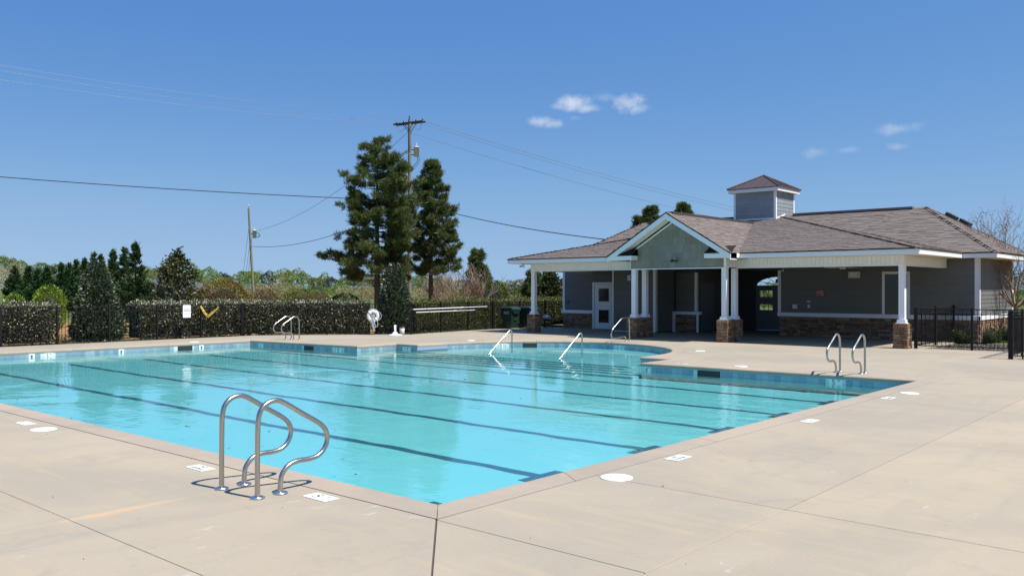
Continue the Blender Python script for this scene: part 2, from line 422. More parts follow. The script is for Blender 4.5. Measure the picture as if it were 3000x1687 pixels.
def text_obj(name, body, size, mat, parent, loc, rot, align='CENTER', ext=0.0005):
    cu = bpy.data.curves.new(name, 'FONT'); cu.body = body; cu.size = size; cu.align_x = align; cu.align_y = 'CENTER'; cu.extrude = ext
    cu.materials.append(mat)
    tmp = bpy.data.objects.new(name, cu); me = bpy.data.meshes.new_from_object(tmp); bpy.data.objects.remove(tmp)
    o = link(name, me, parent, mat); o.location = loc; o.rotation_euler = rot
    return o
def number_tile(wall, i, s, w, parts):
    """a white tile with numerals in the waterline band; parts: (text, offset, size, dz)"""
    loc, a = on_edge(i, s, 0); 
    o = MB().box((-w/2, 0.0, -0.250), (w/2, 0.012, -0.098)).build('depth_tile', MATS['marker_white'], wall); o.location = loc; o.rotation_euler = (0, 0, a)
    for tx, off, sz, dz in parts:
        text_obj('numeral', tx, sz, MATS['ink_black'], o, (off, 0.0135, -0.172 + dz), (R(90), 0, R(180)))
def skimmer(wall, i, s, w):
    loc, a = on_edge(i, s, 0)
    o = MB().box((-w/2, -0.30, -0.252), (w/2, 0.0105, -0.248)).box((-w/2, -0.30, -0.104), (w/2, 0.0105, -0.100)).box((-w/2, -0.30, -0.25), (-w/2 + 0.01, 0.0105, -0.10)).box((w/2 - 0.01, -0.30, -0.25), (w/2, 0.0105, -0.10)).box((-w/2, 0.004, -0.25), (w/2, 0.0085, -0.10)).build('skimmer_mouth', MATS['ink_black'], wall)
    o.location = loc; o.rotation_euler = (0, 0, a)
E_A3, E_J1, E_J2 = 1, 2, 3
E_L1, E_L2, E_A2, E_B2, E_A1 = n_out - 6 + 0, n_out - 5, n_out - 3, n_out - 2, n_out - 1
# E indices: ... (-22.36,20.62)=n-5, (-23.45,20.63)=n-4, (-23.50,18.89)=n-3, (-29.15,18.33)=n-2, (-29.30,5.45)=n-1
w_r = pool_wall('pool_wall', [1, 2, 3], '')
w_b = pool_wall('pool_wall', list(range(bay0, bay1)), '')
w_l = pool_wall('pool_wall', [n_out - 5, n_out - 4, n_out - 3], '')
w_f = pool_wall('pool_wall', [n_out - 2], '')
w_n = pool_wall('pool_wall', [n_out - 1, 0], '')
LB = edge_len(n_out - 2)
tiles(w_r, [1, 2, 3], [(1, 1.58, 1.9), (1, 4.56, 5.2), (1, 6.55, 6.72)])
tiles(w_b, range(bay0, bay1), [(bay0 + 13, 0.05, 0.35), (bay0 + 22, 0.1, 0.4), (bay0 + 20, 0.0, 0.6)])
tiles(w_l, [n_out - 5, n_out - 4, n_out - 3], [(n_out - 5, 0.35, 0.75), (n_out - 3, 0.75, 1.15), (n_out - 3, 2.15, 2.7), (n_out - 3, 4.95, 5.15)])
tiles(w_f, [n_out - 2], [(n_out - 2, 2.35, 2.9), (n_out - 2, 7.05, 7.35)])
number_tile(w_r, 1, 1.74, 0.30, [('5', 0.05, 0.16, 0), ('FT', -0.075, 0.07, 0.035)])
skimmer(w_r, 1, 4.88, 0.62)
number_tile(w_r, 1, 6.63, 0.16, [('4', 0.03, 0.15, 0), ('FT', -0.045, 0.055, 0.04)])
number_tile(w_b, bay0 + 13, 0.2, 0.30, [('0\'', 0.09, 0.14, 0), ('10"', -0.06, 0.13, 0)])
number_tile(w_b, bay0 + 22, 0.25, 0.30, [('0', 0.09, 0.14, 0), ('10', -0.06, 0.13, 0)])
skimmer(w_b, bay0 + 20, 0.28, 0.6)
number_tile(w_l, n_out - 5, 0.55, 0.36, [('3\'', 0.1, 0.14, 0), ('9"', -0.06, 0.14, 0)])
number_tile(w_l, n_out - 3, 0.95, 0.36, [('3\'', 0.1, 0.14, 0), ('8"', -0.06, 0.14, 0)])
skimmer(w_l, n_out - 3, 2.42, 0.5)
number_tile(w_l, n_out - 3, 5.05, 0.2, [('3', 0.03, 0.13, 0), ('FT', -0.05, 0.05, 0.03)])
skimmer(w_f, n_out - 2, 2.62, 0.55)
number_tile(w_f, n_out - 2, 7.2, 0.28, [('3', 0.04, 0.14, 0), ('FT', -0.07, 0.06, 0.03)])
for s in (2.0, 4.9, 7.7):   # return fittings on the far wall
    loc, a = on_edge(n_out - 2, s, 0)
    o = MB().box((-0.09, 0.0, -0.235), (0.09, 0.016, -0.095)).build('return_plate', MATS['marker_white'], w_f); o.location = loc; o.rotation_euler = (0, 0, a)
    h = MB().lathe([(0.03, 0), (0.03, 0.022), (0.0, 0.022)], 12).build('return_hole', MATS['ink_black'], o); h.rotation_euler = (R(-90), 0, 0); h.location = (0, 0.0, -0.165)

# floor, lane lines, shelf and steps
fl = MB()
fv = []; ff = []
for i in range(13):
    x = -29.6 + 24.2 * i / 12
    fv += [(x, 5.2, floor_z(x)), (x, 21.2, floor_z(x))]
for i in range(12): ff.append((2*i, 2*i + 2, 2*i + 3, 2*i + 1))
fl.add(fv, ff)
floor = tag(fl.build('pool_floor', MATS['plaster']), kind='structure')
for k, y in enumerate((6.42, 8.62, 11.05, 13.45, 15.75, 18.1)):
    m = MB(); nx = 140; xs = [-27.6 + 20.5 * i / nx for i in range(nx + 1)]; rw = random.Random(k)
    vs = []; fs = []; ph = [rw.uniform(0, 6) for _ in range(4)]
    for x in xs:
        wv = 0.014 * math.sin(x * 3.1 + ph[0]) + 0.011 * math.sin(x * 6.7 + ph[1]) + 0.02 * math.sin(x * 0.9 + ph[2]); w2 = 0.085 + 0.008 * math.sin(x * 5.1 + ph[3])
        vs += [(x, y + wv - w2, floor_z(x) + 0.004), (x, y + wv + w2, floor_z(x) + 0.004)]
    for i in range(nx): fs.append((2*i, 2*i + 2, 2*i + 3, 2*i + 1))
    m.add(vs, fs)
    x0, x1 = -7.1, -6.90
    m.add([(x0, y - 0.38, floor_z(x0) + 0.004), (x1, y - 0.38, floor_z(x1) + 0.004), (x1, y + 0.38, floor_z(x1) + 0.004), (x0, y + 0.38, floor_z(x0) + 0.004)], [(0, 1, 2, 3)])
    m.build('lane_line', MATS['lane_tile'], floor)
SHELF = -0.255
shelf_poly = [(-13.5, 20.55), (-13.5, 21.2)] + [(p[0], p[1]) for p in offset(OUT, 0.012)[bay0 + 1:bay1 + 1]] + [(-22.4, 20.55)]
MB().prism(shelf_poly, -0.6, SHELF).build('entry_shelf', MATS['plaster'], floor)
for k in range(4):
    y1 = 20.55 - 0.34 * k; z = SHELF - 0.026 * (k + 1)
    MB().box((-23.4 if k else -22.4, y1 - 0.34, -0.6), (-12.56 if k else -13.5, y1, z)).build('step', MATS['plaster'], floor)
    MB().box((-22.3, y1 + 0.0, z + 0.028), (-13.6, y1 + 0.055, z + 0.030)).build('step_edge', MATS['lane_tile'], floor)
water = tag(MB().prism(offset(OUT, 0.013), WATER_Z - 0.0001, WATER_Z).build('water', MATS['water']), kind='structure')
tri = MB(); n = len(OUT); wp = offset(OUT, 0.013)
tris = geometry.tessellate_polygon([[Vector((p[0], p[1], 0)) for p in wp]])
fs = []
for tt in tris:
    a, b, c = [wp[i] for i in tt]
    fs.append(tuple(tt) if (b[0]-a[0])*(c[1]-a[1]) - (b[1]-a[1])*(c[0]-a[0]) > 0 else tuple(tt[::-1]))
tri.add([(p[0], p[1], WATER_Z) for p in wp], fs); water.data = tri.mesh('water'); water.data.materials.append(MATS['water'])

# ground
t = NT('ground'); v = t.pos()
g1 = t.noise(v, 0.25, 5, 0.6); g2 = t.noise(v, 6, 5, 0.7)
grass = t.mix(g2, (0.045, 0.075, 0.015), (0.12, 0.155, 0.035))
clay = t.mix(t.noise(v, 3, 5, 0.7), (0.30, 0.13, 0.055), (0.42, 0.22, 0.11))
c = t.mix(t.range(t.noise(v, 0.16, 4, 0.6, 0.4), 0.47, 0.58, 0, 1, True), clay, grass)
d = t.n('ShaderNodeVectorMath', operation='LENGTH'); t.l(v, d.inputs[0])
c = t.mix(t.range(d.outputs['Value'], 45, 70, 0, 1, True), c, grass)
t.principled(c, 0.95, 0, t.bump(g2, 0.6, 0.05), 0.2)
ring = [(-2500, -2500), (2500, -2500), (2500, 2500), (-2500, 2500)]
gm = MB()
# one sheet with the pool deck's area left open
gx = [-2500, -31.5, 9.5, 2500]; gy = [-2500, -7.5, 33.5, 2500]
for i in range(3):
    for j in range(3):
        if i == 1 and j == 1: continue
        gm.add([(gx[i], gy[j], -0.10), (gx[i+1], gy[j], -0.10), (gx[i+1], gy[j+1], -0.10), (gx[i], gy[j+1], -0.10)], [(0, 1, 2, 3)])
gm.add([(-31.5, 20.0, -0.10), (-31.5, 33.5, -0.10), (-27.0, 33.5, -0.10), (-27.0, 25.0, -0.10)], [(3, 2, 1, 0)][::1])
gm.add([(-5.6, 26.5, -0.102), (9.5, 26.5, -0.102), (9.5, 33.5, -0.102), (-5.6, 33.5, -0.102)], [(0, 1, 2, 3)])
gm.add([(-9.0, 29.5, -0.101), (-5.6, 29.5, -0.101), (-5.6, 33.5, -0.101), (-9.0, 33.5, -0.101)], [(0, 1, 2, 3)])
ground = tag(gm.build('ground', MATS['ground']), kind='structure')
# ------------------------------------------------------------------ the pool house
ABS = set()
def abs_empty(name, loc):
    o = empty(name, loc); ABS.add(o.name); return o
_link0 = link
def link(name, me, parent=None, mat=None):
    o = _link0(name, me, parent, mat)
    if parent is not None and parent.name in ABS: o.matrix_parent_inverse = Matrix.Translation(-parent.location)
    return o
def sub_empty(name, parent):
    o = empty(name, (0, 0, 0), parent)
    if parent.name in ABS: o.matrix_parent_inverse = Matrix.Translation(-parent.location)
    return o

def siding_mat(name, col, lo=0.88, hi=1.1):
    t = NT(name); r_ = t.rand(); v = t.pos()
    c = t.mix(r_, tuple(x * lo for x in col), tuple(x * hi for x in col))
    c = t.mix(t.range(t.noise(t.mapping(v, (1, 1, 6)), 1.4, 4, 0.6), 0.45, 0.75, 0, 0.3), c, tuple(x * 0.75 for x in col))
    t.principled(c, 0.65, 0, t.bump(t.noise(t.mapping(v, (3, 3, 60)), 3, 3), 0.12, 0.004), 0.35)
siding_mat('siding', (0.15, 0.152, 0.145), 0.95, 1.04)
siding_mat('shake', (0.25, 0.235, 0.19), 0.86, 1.10)
siding_mat('cupola_shake', (0.26, 0.285, 0.31), 0.92, 1.06)
siding_mat('trim_white', (0.82, 0.83, 0.84), 0.97, 1.01)
siding_mat('soffit_white', (0.82, 0.81, 0.76), 0.97, 1.01)
t = NT('stone'); r_ = t.rand(); v = t.pos()
c = t.ramp(r_, [(0, (0.17, 0.085, 0.045)), (0.22, (0.27, 0.15, 0.085)), (0.4, (0.36, 0.23, 0.14)), (0.55, (0.20, 0.12, 0.08)), (0.72, (0.40, 0.29, 0.20)), (0.86, (0.24, 0.17, 0.13)), (1, (0.32, 0.18, 0.10))])
c = t.mix(t.range(t.noise(v, 14, 5, 0.7), 0.4, 0.7, 0, 0.5), c, (0.13, 0.075, 0.045))
t.principled(c, 0.9, 0, t.bump(t.noise(v, 22, 5, 0.7), 0.7, 0.02), 0.25)
plain('stone_joint', (0.06, 0.045, 0.035), 0.95)
t = NT('shingle'); r_ = t.rand(); v = t.pos()
c = t.ramp(r_, [(0, (0.14, 0.115, 0.103)), (0.2, (0.185, 0.153, 0.136)), (0.5, (0.205, 0.170, 0.150)), (0.8, (0.222, 0.185, 0.164)), (1, (0.18, 0.152, 0.139))])
c = t.mix(t.range(t.noise(v, 0.5, 4), 0.4, 0.7, 0, 0.25), c, (0.13, 0.10, 0.09))
c = t.mix(t.range(t.noise(v, 60, 3, 0.7), 0.35, 0.7, 0, 0.4), c, (0.09, 0.07, 0.065))
t.principled(c, 0.92, 0, t.bump(t.noise(v, 90, 2), 0.4, 0.004), 0.2)
plain('roof_felt', (0.055, 0.045, 0.042), 0.95)
plain('metal_roof', (0.085, 0.058, 0.052), 0.38, 0.0, 0.1, 2)
plain('dark_glass', (0.012, 0.014, 0.018), 0.12, spec=0.6)
plain('dark_void', (0.012, 0.012, 0.014), 0.8)
plain('plastic_white', (0.62, 0.62, 0.60), 0.5)
plain('plastic_dark', (0.03, 0.03, 0.032), 0.5)
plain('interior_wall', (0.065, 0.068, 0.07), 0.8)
plain('gate_grey', (0.16, 0.17, 0.19), 0.5)

HX = -17.2
house = tag(abs_empty('pool_house', (HX, 34.0, 0)), 'grey sided pool house with stone piers, front gable and square roof cupola', 'building')
def part(name, mb, mat, parent=None, bevel=0): return mb.build(name, MATS[mat], house if parent is None else parent, bevel)
def pieces(name, boxes, mat, parent=None, bevel=0):
    for a, b in boxes: part(name, MB().box(a, b), mat, parent, bevel)
STONES = []
for k in range(6):
    rr = random.Random(k); j = lambda a=0.10: rr.uniform(0.02, a)
    vs = [(0.01, 0, 0.03), (0.99, 0, 0.03), (0.99, 0, 0.97), (0.01, 0, 0.97), (j(.06), -rr.uniform(.75, 1), j(.22)), (1 - j(.06), -rr.uniform(.75, 1), j(.22)), (1 - j(.06), -rr.uniform(.7, 1), 1 - j(.22)), (j(.06), -rr.uniform(.7, 1), 1 - j(.22))]
    b = MB(); b.add(vs, [(4, 5, 6, 7), (0, 1, 5, 4), (1, 2, 6, 5), (2, 3, 7, 6), (3, 0, 4, 7)]); me = b.mesh('stone'); me.materials.append(MATS['stone']); STONES.append(me)
def stone_face(parent, o, ang, width, z0, z1, seed, proud=0.045):
    """courses of ledge stone over a face; o: corner (x, y); ang: direction of the face, its outside to the right"""
    rr = random.Random(seed); z = z0; d = Vector((math.cos(ang), math.sin(ang)))
    while z < z1 - 0.02:
        h = min(rr.choice((0.06, 0.075, 0.09, 0.11)), z1 - z)
        if z1 - z - h < 0.05: h = z1 - z
        s = 0.0
        while s < width - 0.01:
            w = min(rr.uniform(0.12, 0.34), width - s)
            if width - s - w < 0.09: w = width - s
            st = link('stone', rr.choice(STONES), parent)
            st.location = (o[0] + d.x * s, o[1] + d.y * s, z); st.rotation_euler = (0, 0, ang); st.scale = (w, proud * rr.uniform(0.55, 1.25), h)
            s += w
        z += h
# columns on stone piers
def pier(cx, cy, seed, hgt=0.80):
    w = 0.19
    p = part('pier', MB().box((cx - w, cy - w, 0.0), (cx + w, cy + w, hgt)), 'stone_joint')
    stone_face(p, (cx - w - 0.03, cy - w), 0, 2 * w + 0.06, 0.0, hgt, seed)
    stone_face(p, (cx + w, cy - w - 0.03), R(90), 2 * w + 0.06, 0.0, hgt, seed + 1)
    stone_face(p, (cx + w + 0.03, cy + w), R(180), 2 * w + 0.06, 0.0, hgt, seed + 2)
    stone_face(p, (cx - w, cy + w + 0.03), R(270), 2 * w + 0.06, 0.0, hgt, seed + 3)
    cs = 0.095
    c = part('column', MB().box((cx - cs, cy - cs, hgt + 0.13), (cx + cs, cy + cs, 2.70)), 'trim_white', None, 0.006)
    part('column_base', MB().box((cx - 0.17, cy - 0.17, hgt + 0.002), (cx + 0.17, cy + 0.17, hgt + 0.035)).box((cx - 0.135, cy - 0.135, hgt + 0.035), (cx + 0.135, cy + 0.135, hgt + 0.13)), 'trim_white', c, 0.004)
for k, (cx, cy) in enumerate(((-24.70, 29.80), (-18.86, 28.95), (-18.92, 29.80), (-14.98, 28.95), (-15.03, 29.80), (-9.09, 29.82))): pier(cx, cy, 100 + 10 * k)

# porch beams clad in bead board
beam = part('beam', MB().box((-24.80, 29.70, 2.70), (-18.96, 29.90, 3.05)), 'trim_white')
pieces('beam', [((-14.90, 29.70, 2.70), (-9.0, 29.90, 3.05)), ((-9.22, 29.90, 2.70), (-9.0, 34.62, 3.05)), ((-24.80, 29.90, 2.70), (-24.58, 34.2, 3.05))], 'trim_white')
def beads(x0, x1, y, z0, z1, parent):
    k = round((x1 - x0) / 0.148); w = (x1 - x0) / k
    b = MB().box((0.004, -0.012, z0), (w - 0.004, 0, z1)); me = b.mesh('bead_board'); me.materials.append(MATS['soffit_white'])
    for i in range(k): link('bead_board', me, parent).location = (x0 + i * w, y, 0)
beads(-24.80, -18.97, 29.70, 2.735, 3.03, beam); beads(-14.86, -9.0, 29.70, 2.735, 3.03, beam)
pieces('beam_edge', [((-24.81, 29.680, 2.695), (-18.97, 29.905, 2.733)), ((-14.86, 29.680, 2.695), (-8.99, 29.905, 2.733))], 'trim_white', beam)
sb = MB().box((-9.0, 0, 2.705), (-8.988, 0.14, 3.03)); me = sb.mesh('bead_board'); me.materials.append(MATS['soffit_white'])
for i in range(32): link('bead_board', me, beam).location = (0, 29.72 + i * 0.148, 0)
plain('ceiling_brown', (0.11, 0.095, 0.085), 0.8)
pieces('ceiling', [((-24.57, 29.91, 2.78), (-9.23, 34.24, 2.80)), ((-18.90, 29.04, 2.782), (-14.92, 29.905, 2.802)), ((-20.44, 34.245, 2.781), (-9.23, 34.69, 2.801))], 'ceiling_brown')

# walls
def lap_siding(parent, p, q, z0, z1, holes=(), mat='siding', exp=0.15):
    """boards between plan points p and q, outside to the right; holes: (s0, s1, z0, z1) along the wall"""
    p = Vector(p); q = Vector(q); L = (q - p).length; d = (q - p).normalized(); n = Vector((d.y, -d.x))
    z = z0
    while z < z1 - 0.01:
        zt = min(z + exp, z1); segs = [(0.0, L)]
        for a, b, c, e in holes:
            if z < e - 0.02 and zt > c + 0.02:
                ns = []
                for s0, s1 in segs:
                    if s0 < a: ns.append((s0, min(s1, a)))
                    if s1 > b: ns.append((max(s0, b), s1))
                segs = [s for s in ns if s[1] - s[0] > 0.01]
        for s0, s1 in segs:
            vs = []
            for s in (s0, s1):
                for off, zz in ((0.002, z), (0.022, z), (0.008, zt + 0.006), (0.002, zt + 0.006)):
                    e = p + d * s + n * off; vs.append((e.x, e.y, zz))
            b = MB(); b.add(vs, [(0, 1, 5, 4), (1, 2, 6, 5), (2, 3, 7, 6), (3, 2, 1, 0), (4, 5, 6, 7)]); b.build('siding_board', MATS[mat], parent)
        z = zt
# right room: front and end walls
YR = 34.70
wr = part('wall', MB().box((-15.48, YR, 0), (-7.95, YR + 0.15, 3.08)).box((-8.10, YR + 0.15, 0), (-7.95, 40.1, 3.08)).box((-15.48, YR + 0.15, 0), (-15.33, 40.1, 3.08)), 'interior_wall')
lap_siding(wr, (-15.40, YR), (-7.97, YR), 0.96, 3.06, [(4.12, 5.08, 0.9, 2.56)])
lap_siding(wr, (-7.95, YR + 0.06), (-7.95, 40.05), 0.96, 3.06)
stone_face(wr, (-15.46, YR), 0, 7.50, 0.0, 0.80, 500)
stone_face(wr, (-7.95, YR), R(90), 5.3, 0.0, 0.80, 520)
pieces('band', [((-15.54, YR - 0.075, 0.80), (-7.87, YR - 0.001, 0.96)), ((-7.949, YR - 0.075, 0.803), (-7.875, 40.15, 0.957))], 'trim_white', wr, 0.008)
pieces('corner_trim', [((-15.53, YR - 0.03, 0.96), (-15.40, YR - 0.001, 2.70)), ((-8.08, YR - 0.03, 0.962), (-7.92, YR - 0.001, 3.06)), ((-7.949, YR - 0.028, 0.963), (-7.92, YR + 0.12, 3.06)), ((-7.949, 39.95, 0.963), (-7.918, 40.12, 3.06))], 'trim_white', wr)
win = part('window', MB().box((-11.24, YR - 0.004, 0.965), (-10.36, YR - 0.002, 2.50)), 'dark_glass')
pieces('window_frame', [((-11.32, YR - 0.035, 0.962), (-11.22, YR - 0.001, 2.60)), ((-10.40, YR - 0.035, 0.962), (-10.30, YR - 0.001, 2.60)), ((-11.22, YR - 0.034, 2.50), (-10.40, YR - 0.001, 2.599))], 'trim_white', win)
pieces('opening_trim', [((-15.52, YR - 0.05, 2.66), (-15.27, YR - 0.031, 2.70)), ((-15.30, YR - 0.05, 2.70), (-15.27, YR - 0.031, 2.775))], 'trim_white', wr)
# left room
YL = 34.25
wl = part('wall', MB().box((-26.5, YL, 0), (-20.5, YL + 0.15, 3.08)).box((-26.5, YL + 0.15, 0), (-26.35, 40.1, 3.08)), 'interior_wall')
lap_siding(wl, (-26.47, YL), (-22.6, YL), 0.90, 2.80, [(1.78, 2.95, 0.0, 2.24)])
lap_siding(wl, (-26.5, 40.0), (-26.5, YL + 0.05), 0.90, 3.05)
stone_face(wl, (-26.5, YL), 0, 1.80, 0.0, 0.74, 540)
stone_face(wl, (-26.5, 39.9), R(270), 5.6, 0.0, 0.74, 545)
pieces('band', [((-26.58, YL - 0.075, 0.74), (-24.72, YL - 0.001, 0.895)), ((-26.58, YL, 0.742), (-26.501, 40.05, 0.893))], 'trim_white', wl, 0.008)
pieces('corner_trim', [((-26.53, YL - 0.03, 0.896), (-26.40, YL - 0.001, 2.78))], 'trim_white', wl)
dr = part('door', MB().box((-24.58, YL - 0.035, 0.02), (-23.60, YL - 0.003, 2.14)), 'trim_white', None, 0.004)
pieces('door_frame', [((-24.70, YL - 0.05, 0.0), (-24.60, YL - 0.001, 2.25)), ((-23.58, YL - 0.05, 0.0), (-23.48, YL - 0.001, 2.25)), ((-24.60, YL - 0.049, 2.15), (-23.58, YL - 0.001, 2.249))], 'trim_white', dr)
for z0, z1 in ((1.33, 1.95), (0.32, 0.93)):
    part('pane', MB().box((-24.33, YL - 0.042, z0), (-23.74, YL - 0.036, z1)), 'dark_glass', dr)
    part('pane_frame', MB().box((-24.37, YL - 0.048, z0 - 0.04), (-23.70, YL - 0.037, z0 - 0.001)).box((-24.37, YL - 0.048, z1 + 0.001), (-23.70, YL - 0.037, z1 + 0.04)).box((-24.37, YL - 0.047, z0), (-24.331, YL - 0.037, z1)).box((-23.739, YL - 0.047, z0), (-23.70, YL - 0.037, z1)), 'trim_white', dr)
part('door_handle', MB().tube([(-24.50, YL - 0.035, 1.05), (-24.50, YL - 0.09, 1.05), (-24.40, YL - 0.09, 1.05)], 0.012, 8), 'flange_steel', dr)
part('hose_bib', MB().tube([(-26.14, YL - 0.02, 1.28), (-26.14, YL - 0.12, 1.28), (-26.14, YL - 0.15, 1.22)], 0.022, 8).lathe([(0.0, 0.06), (0.045, 0.06), (0.045, 0.075), (0, 0.075)], 10, (-26.14, YL - 0.09, 1.27)), 'plastic_dark')
# projecting store room
YB = 33.05
wb = part('wall', MB().box((-22.70, YB, 0), (-20.45, YB + 0.15, 2.79)).box((-22.70, YB + 0.15, 0), (-22.55, YL, 2.79)).box((-20.60, YB + 0.15, 0), (-20.45, 36.0, 2.79)), 'interior_wall')
lap_siding(wb, (-22.66, YB), (-20.52, YB), 0.05, 2.78)
lap_siding(wb, (-20.45, YB + 0.1), (-20.45, 34.6), 0.05, 2.78)
pieces('corner_trim', [((-22.73, YB - 0.028, 0.03), (-22.66, YB - 0.001, 2.78)), ((-20.56, YB - 0.028, 0.03), (-20.42, YB - 0.001, 2.78)), ((-20.449, YB - 0.027, 0.03), (-20.42, YB + 0.12, 2.78))], 'trim_white', wb)
part('base_trim', MB().box((-22.66, YB - 0.026, 0.0), (-20.56, YB - 0.001, 0.04)), 'trim_white', wb)
lamp = part('wall_light', MB().box((-21.87, YB - 0.10, 2.30), (-21.70, YB - 0.02, 2.55)), 'plastic_white', None, 0.01)
part('lamp_head', MB().lathe([(0.0, 0), (0.07, 0.0), (0.06, 0.08), (0.0, 0.1)], 12, (-21.62, YB - 0.12, 2.50)).lathe([(0.0, 0), (0.07, 0.0), (0.06, 0.08), (0.0, 0.1)], 12, (-21.62, YB - 0.12, 2.30)), 'plastic_white', lamp)
# serving bar and breezeway
wk = part('wall', MB().box((-20.44, 34.74, 0), (-19.33, 34.89, 2.79)).box((-19.48, 34.89, 0), (-19.33, 38.5, 2.79)), 'interior_wall')
lap_siding(wk, (-20.40, 34.74), (-19.44, 34.74), 0.93, 2.66)
lap_siding(wk, (-19.33, 34.80), (-19.33, 38.4), 0.05, 2.78)
stone_face(wk, (-20.40, 34.74), 0, 1.03, 0.0, 0.78, 560)
pieces('corner_trim', [((-19.45, 34.70, 0.93), (-19.30, 34.739, 2.66)), ((-19.329, 34.71, 0.93), (-19.30, 34.80, 2.66))], 'trim_white', wk)
bar = part('serving_bar', MB().box((-20.44, 34.46, 0.78), (-19.08, 34.735, 0.92)), 'trim_white', None, 0.01)
part('bar_front', MB().box((-20.40, 34.52, 0.0), (-19.16, 34.69, 0.779)), 'stone_joint', bar)
stone_face(bar, (-20.28, 34.52), 0, 1.0, 0.0, 0.76, 570)
pieces('bar_post', [((-20.43, 34.455, 0.0), (-20.30, 34.51, 0.778)), ((-19.22, 34.455, 0.0), (-19.12, 34.51, 0.778))], 'trim_white', bar)
bd = part('door', MB().box((-19.326, 35.10, 0.02), (-19.29, 36.10, 2.10)), 'gate_grey')
part('door_handle', MB().tube([(-19.29, 35.95, 1.02), (-19.23, 35.95, 1.02), (-19.23, 35.85, 1.02)], 0.012, 8), 'flange_steel', bd)
pieces('door_frame', [((-19.327, 35.0, 0.0), (-19.28, 35.09, 2.2)), ((-19.327, 36.11, 0.0), (-19.28, 36.2, 2.2)), ((-19.327, 35.09, 2.11), (-19.28, 36.11, 2.2))], 'gate_grey', bd)
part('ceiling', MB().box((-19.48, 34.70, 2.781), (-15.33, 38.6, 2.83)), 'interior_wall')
# back wall of the breezeway with its arched gate
bw = MB(); yb0, yb1 = 38.42, 38.55; ax0, ax1, az, ar = -18.30, -15.90, 2.07, 0.42
cxa = (ax0 + ax1) / 2; hw = (ax1 - ax0) / 2
for y, flip in ((yb0, False), (yb1, True)):
    pts = [(ax0, az)] + [(cxa - hw * math.cos(a), az + ar * math.sin(a)) for a in [R(180 * i / 16) for i in range(17)]][1:-1] + [(ax1, az)]
    for i in range(len(pts) - 1):
        q = [(pts[i][0], y, pts[i][1]), (pts[i+1][0], y, pts[i+1][1]), (pts[i+1][0], y, 2.79), (pts[i][0], y, 2.79)]
        bw.add(q, [(3, 2, 1, 0) if flip else (0, 1, 2, 3)])
for i in range(len(pts) - 1):
    bw.add([(pts[i][0], yb0, pts[i][1]), (pts[i+1][0], yb0, pts[i+1][1]), (pts[i+1][0], yb1, pts[i+1][1]), (pts[i][0], yb1, pts[i][1])], [(0, 3, 2, 1)])
bw.box((-19.33, yb0, 0), (ax0, yb1, 2.79)).box((ax1, yb0, 0), (-15.34, yb1, 2.79))
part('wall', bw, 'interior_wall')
gate = part('gate_door', MB().box((ax0 + 0.02, 38.46, 0.03), (-18.12, 38.51, 2.05)).box((-17.48, 38.46, 0.03), (-17.12, 38.51, 2.05)).box((-18.12, 38.46, 0.03), (-17.48, 38.51, 0.95)).box((-18.12, 38.46, 1.21), (-17.48, 38.51, 1.56)).box((-18.12, 38.46, 1.85), (-17.48, 38.51, 2.05)).box((-17.10, 38.46, 0.03), (ax1 - 0.02, 38.51, 2.05)), 'gate_grey')
part('glazing_bar', MB().box((-17.92, 38.47, 0.95), (-17.90, 38.50, 1.21)).box((-17.70, 38.47, 0.95), (-17.68, 38.50, 1.21)).box((-17.92, 38.47, 1.56), (-17.90, 38.50, 1.85)).box((-17.70, 38.47, 1.56), (-17.68, 38.50, 1.85)), 'plastic_dark', gate)
fan = MB().tube([(ax0, 38.48, az), (ax1, 38.48, az)], 0.025, 6)
for a in (30, 60, 90, 120, 150): fan.tube([(cxa - 0.36 * math.cos(R(a)), 38.48, az + 0.13 * math.sin(R(a))), (cxa - hw * math.cos(R(a)), 38.48, az + ar * math.sin(R(a)))], 0.014, 6)
fan.tube([(cxa - 0.38 * math.cos(R(180 * i / 10)), 38.48, az + 0.14 * math.sin(R(180 * i / 10))) for i in range(11)], 0.014, 6)
part('fanlight_bars', fan, 'plastic_dark')
part('lantern', MB().box((-17.22, 38.20, 2.22), (-17.10, 38.32, 2.38)).tube([(-17.16, 38.26, 2.38), (-17.16, 38.26, 2.78)], 0.01, 6), 'plastic_dark')
# fittings on the right wall
part('meter_box', MB().box((-14.87, YR - 0.12, 1.12), (-14.67, YR - 0.022, 1.30)), 'plastic_white', None, 0.01)
part('outlet', MB().box((-14.25, YR - 0.06, 1.16), (-14.15, YR - 0.022, 1.30)), 'plastic_white', None, 0.006)
part('vent_cap', MB().box((-14.27, YR - 0.09, 1.40), (-14.13, YR - 0.022, 1.46)), 'plastic_white', None, 0.01)
wlx = part('wall_light', MB().box((-12.58, YR - 0.14, 2.36), (-12.13, YR - 0.02, 2.62)), 'plastic_white', None, 0.015)
part('diffuser', MB().box((-12.48, YR - 0.155, 2.44), (-12.23, YR - 0.141, 2.58)), 'soffit_white', wlx)
plain('sign_red', (0.42, 0.05, 0.04), 0.5)
sg = part('emergency_sign', MB().box((-13.90, YR - 0.035, 1.62), (-13.56, YR - 0.024, 1.88)), 'sign_red')
def lettering(parent, body, size, loc, mat='marker_white'): return text_obj('lettering', body, size, MATS[mat], parent, loc, (R(90), 0, 0))
lettering(sg, 'IN CASE OF', 0.05, (-13.73, YR - 0.037, 1.835)); lettering(sg, 'EMERGENCY', 0.055, (-13.73, YR - 0.037, 1.775)); lettering(sg, 'DIAL', 0.05, (-13.82, YR - 0.037, 1.69)); lettering(sg, '911', 0.10, (-13.65, YR - 0.037, 1.69))
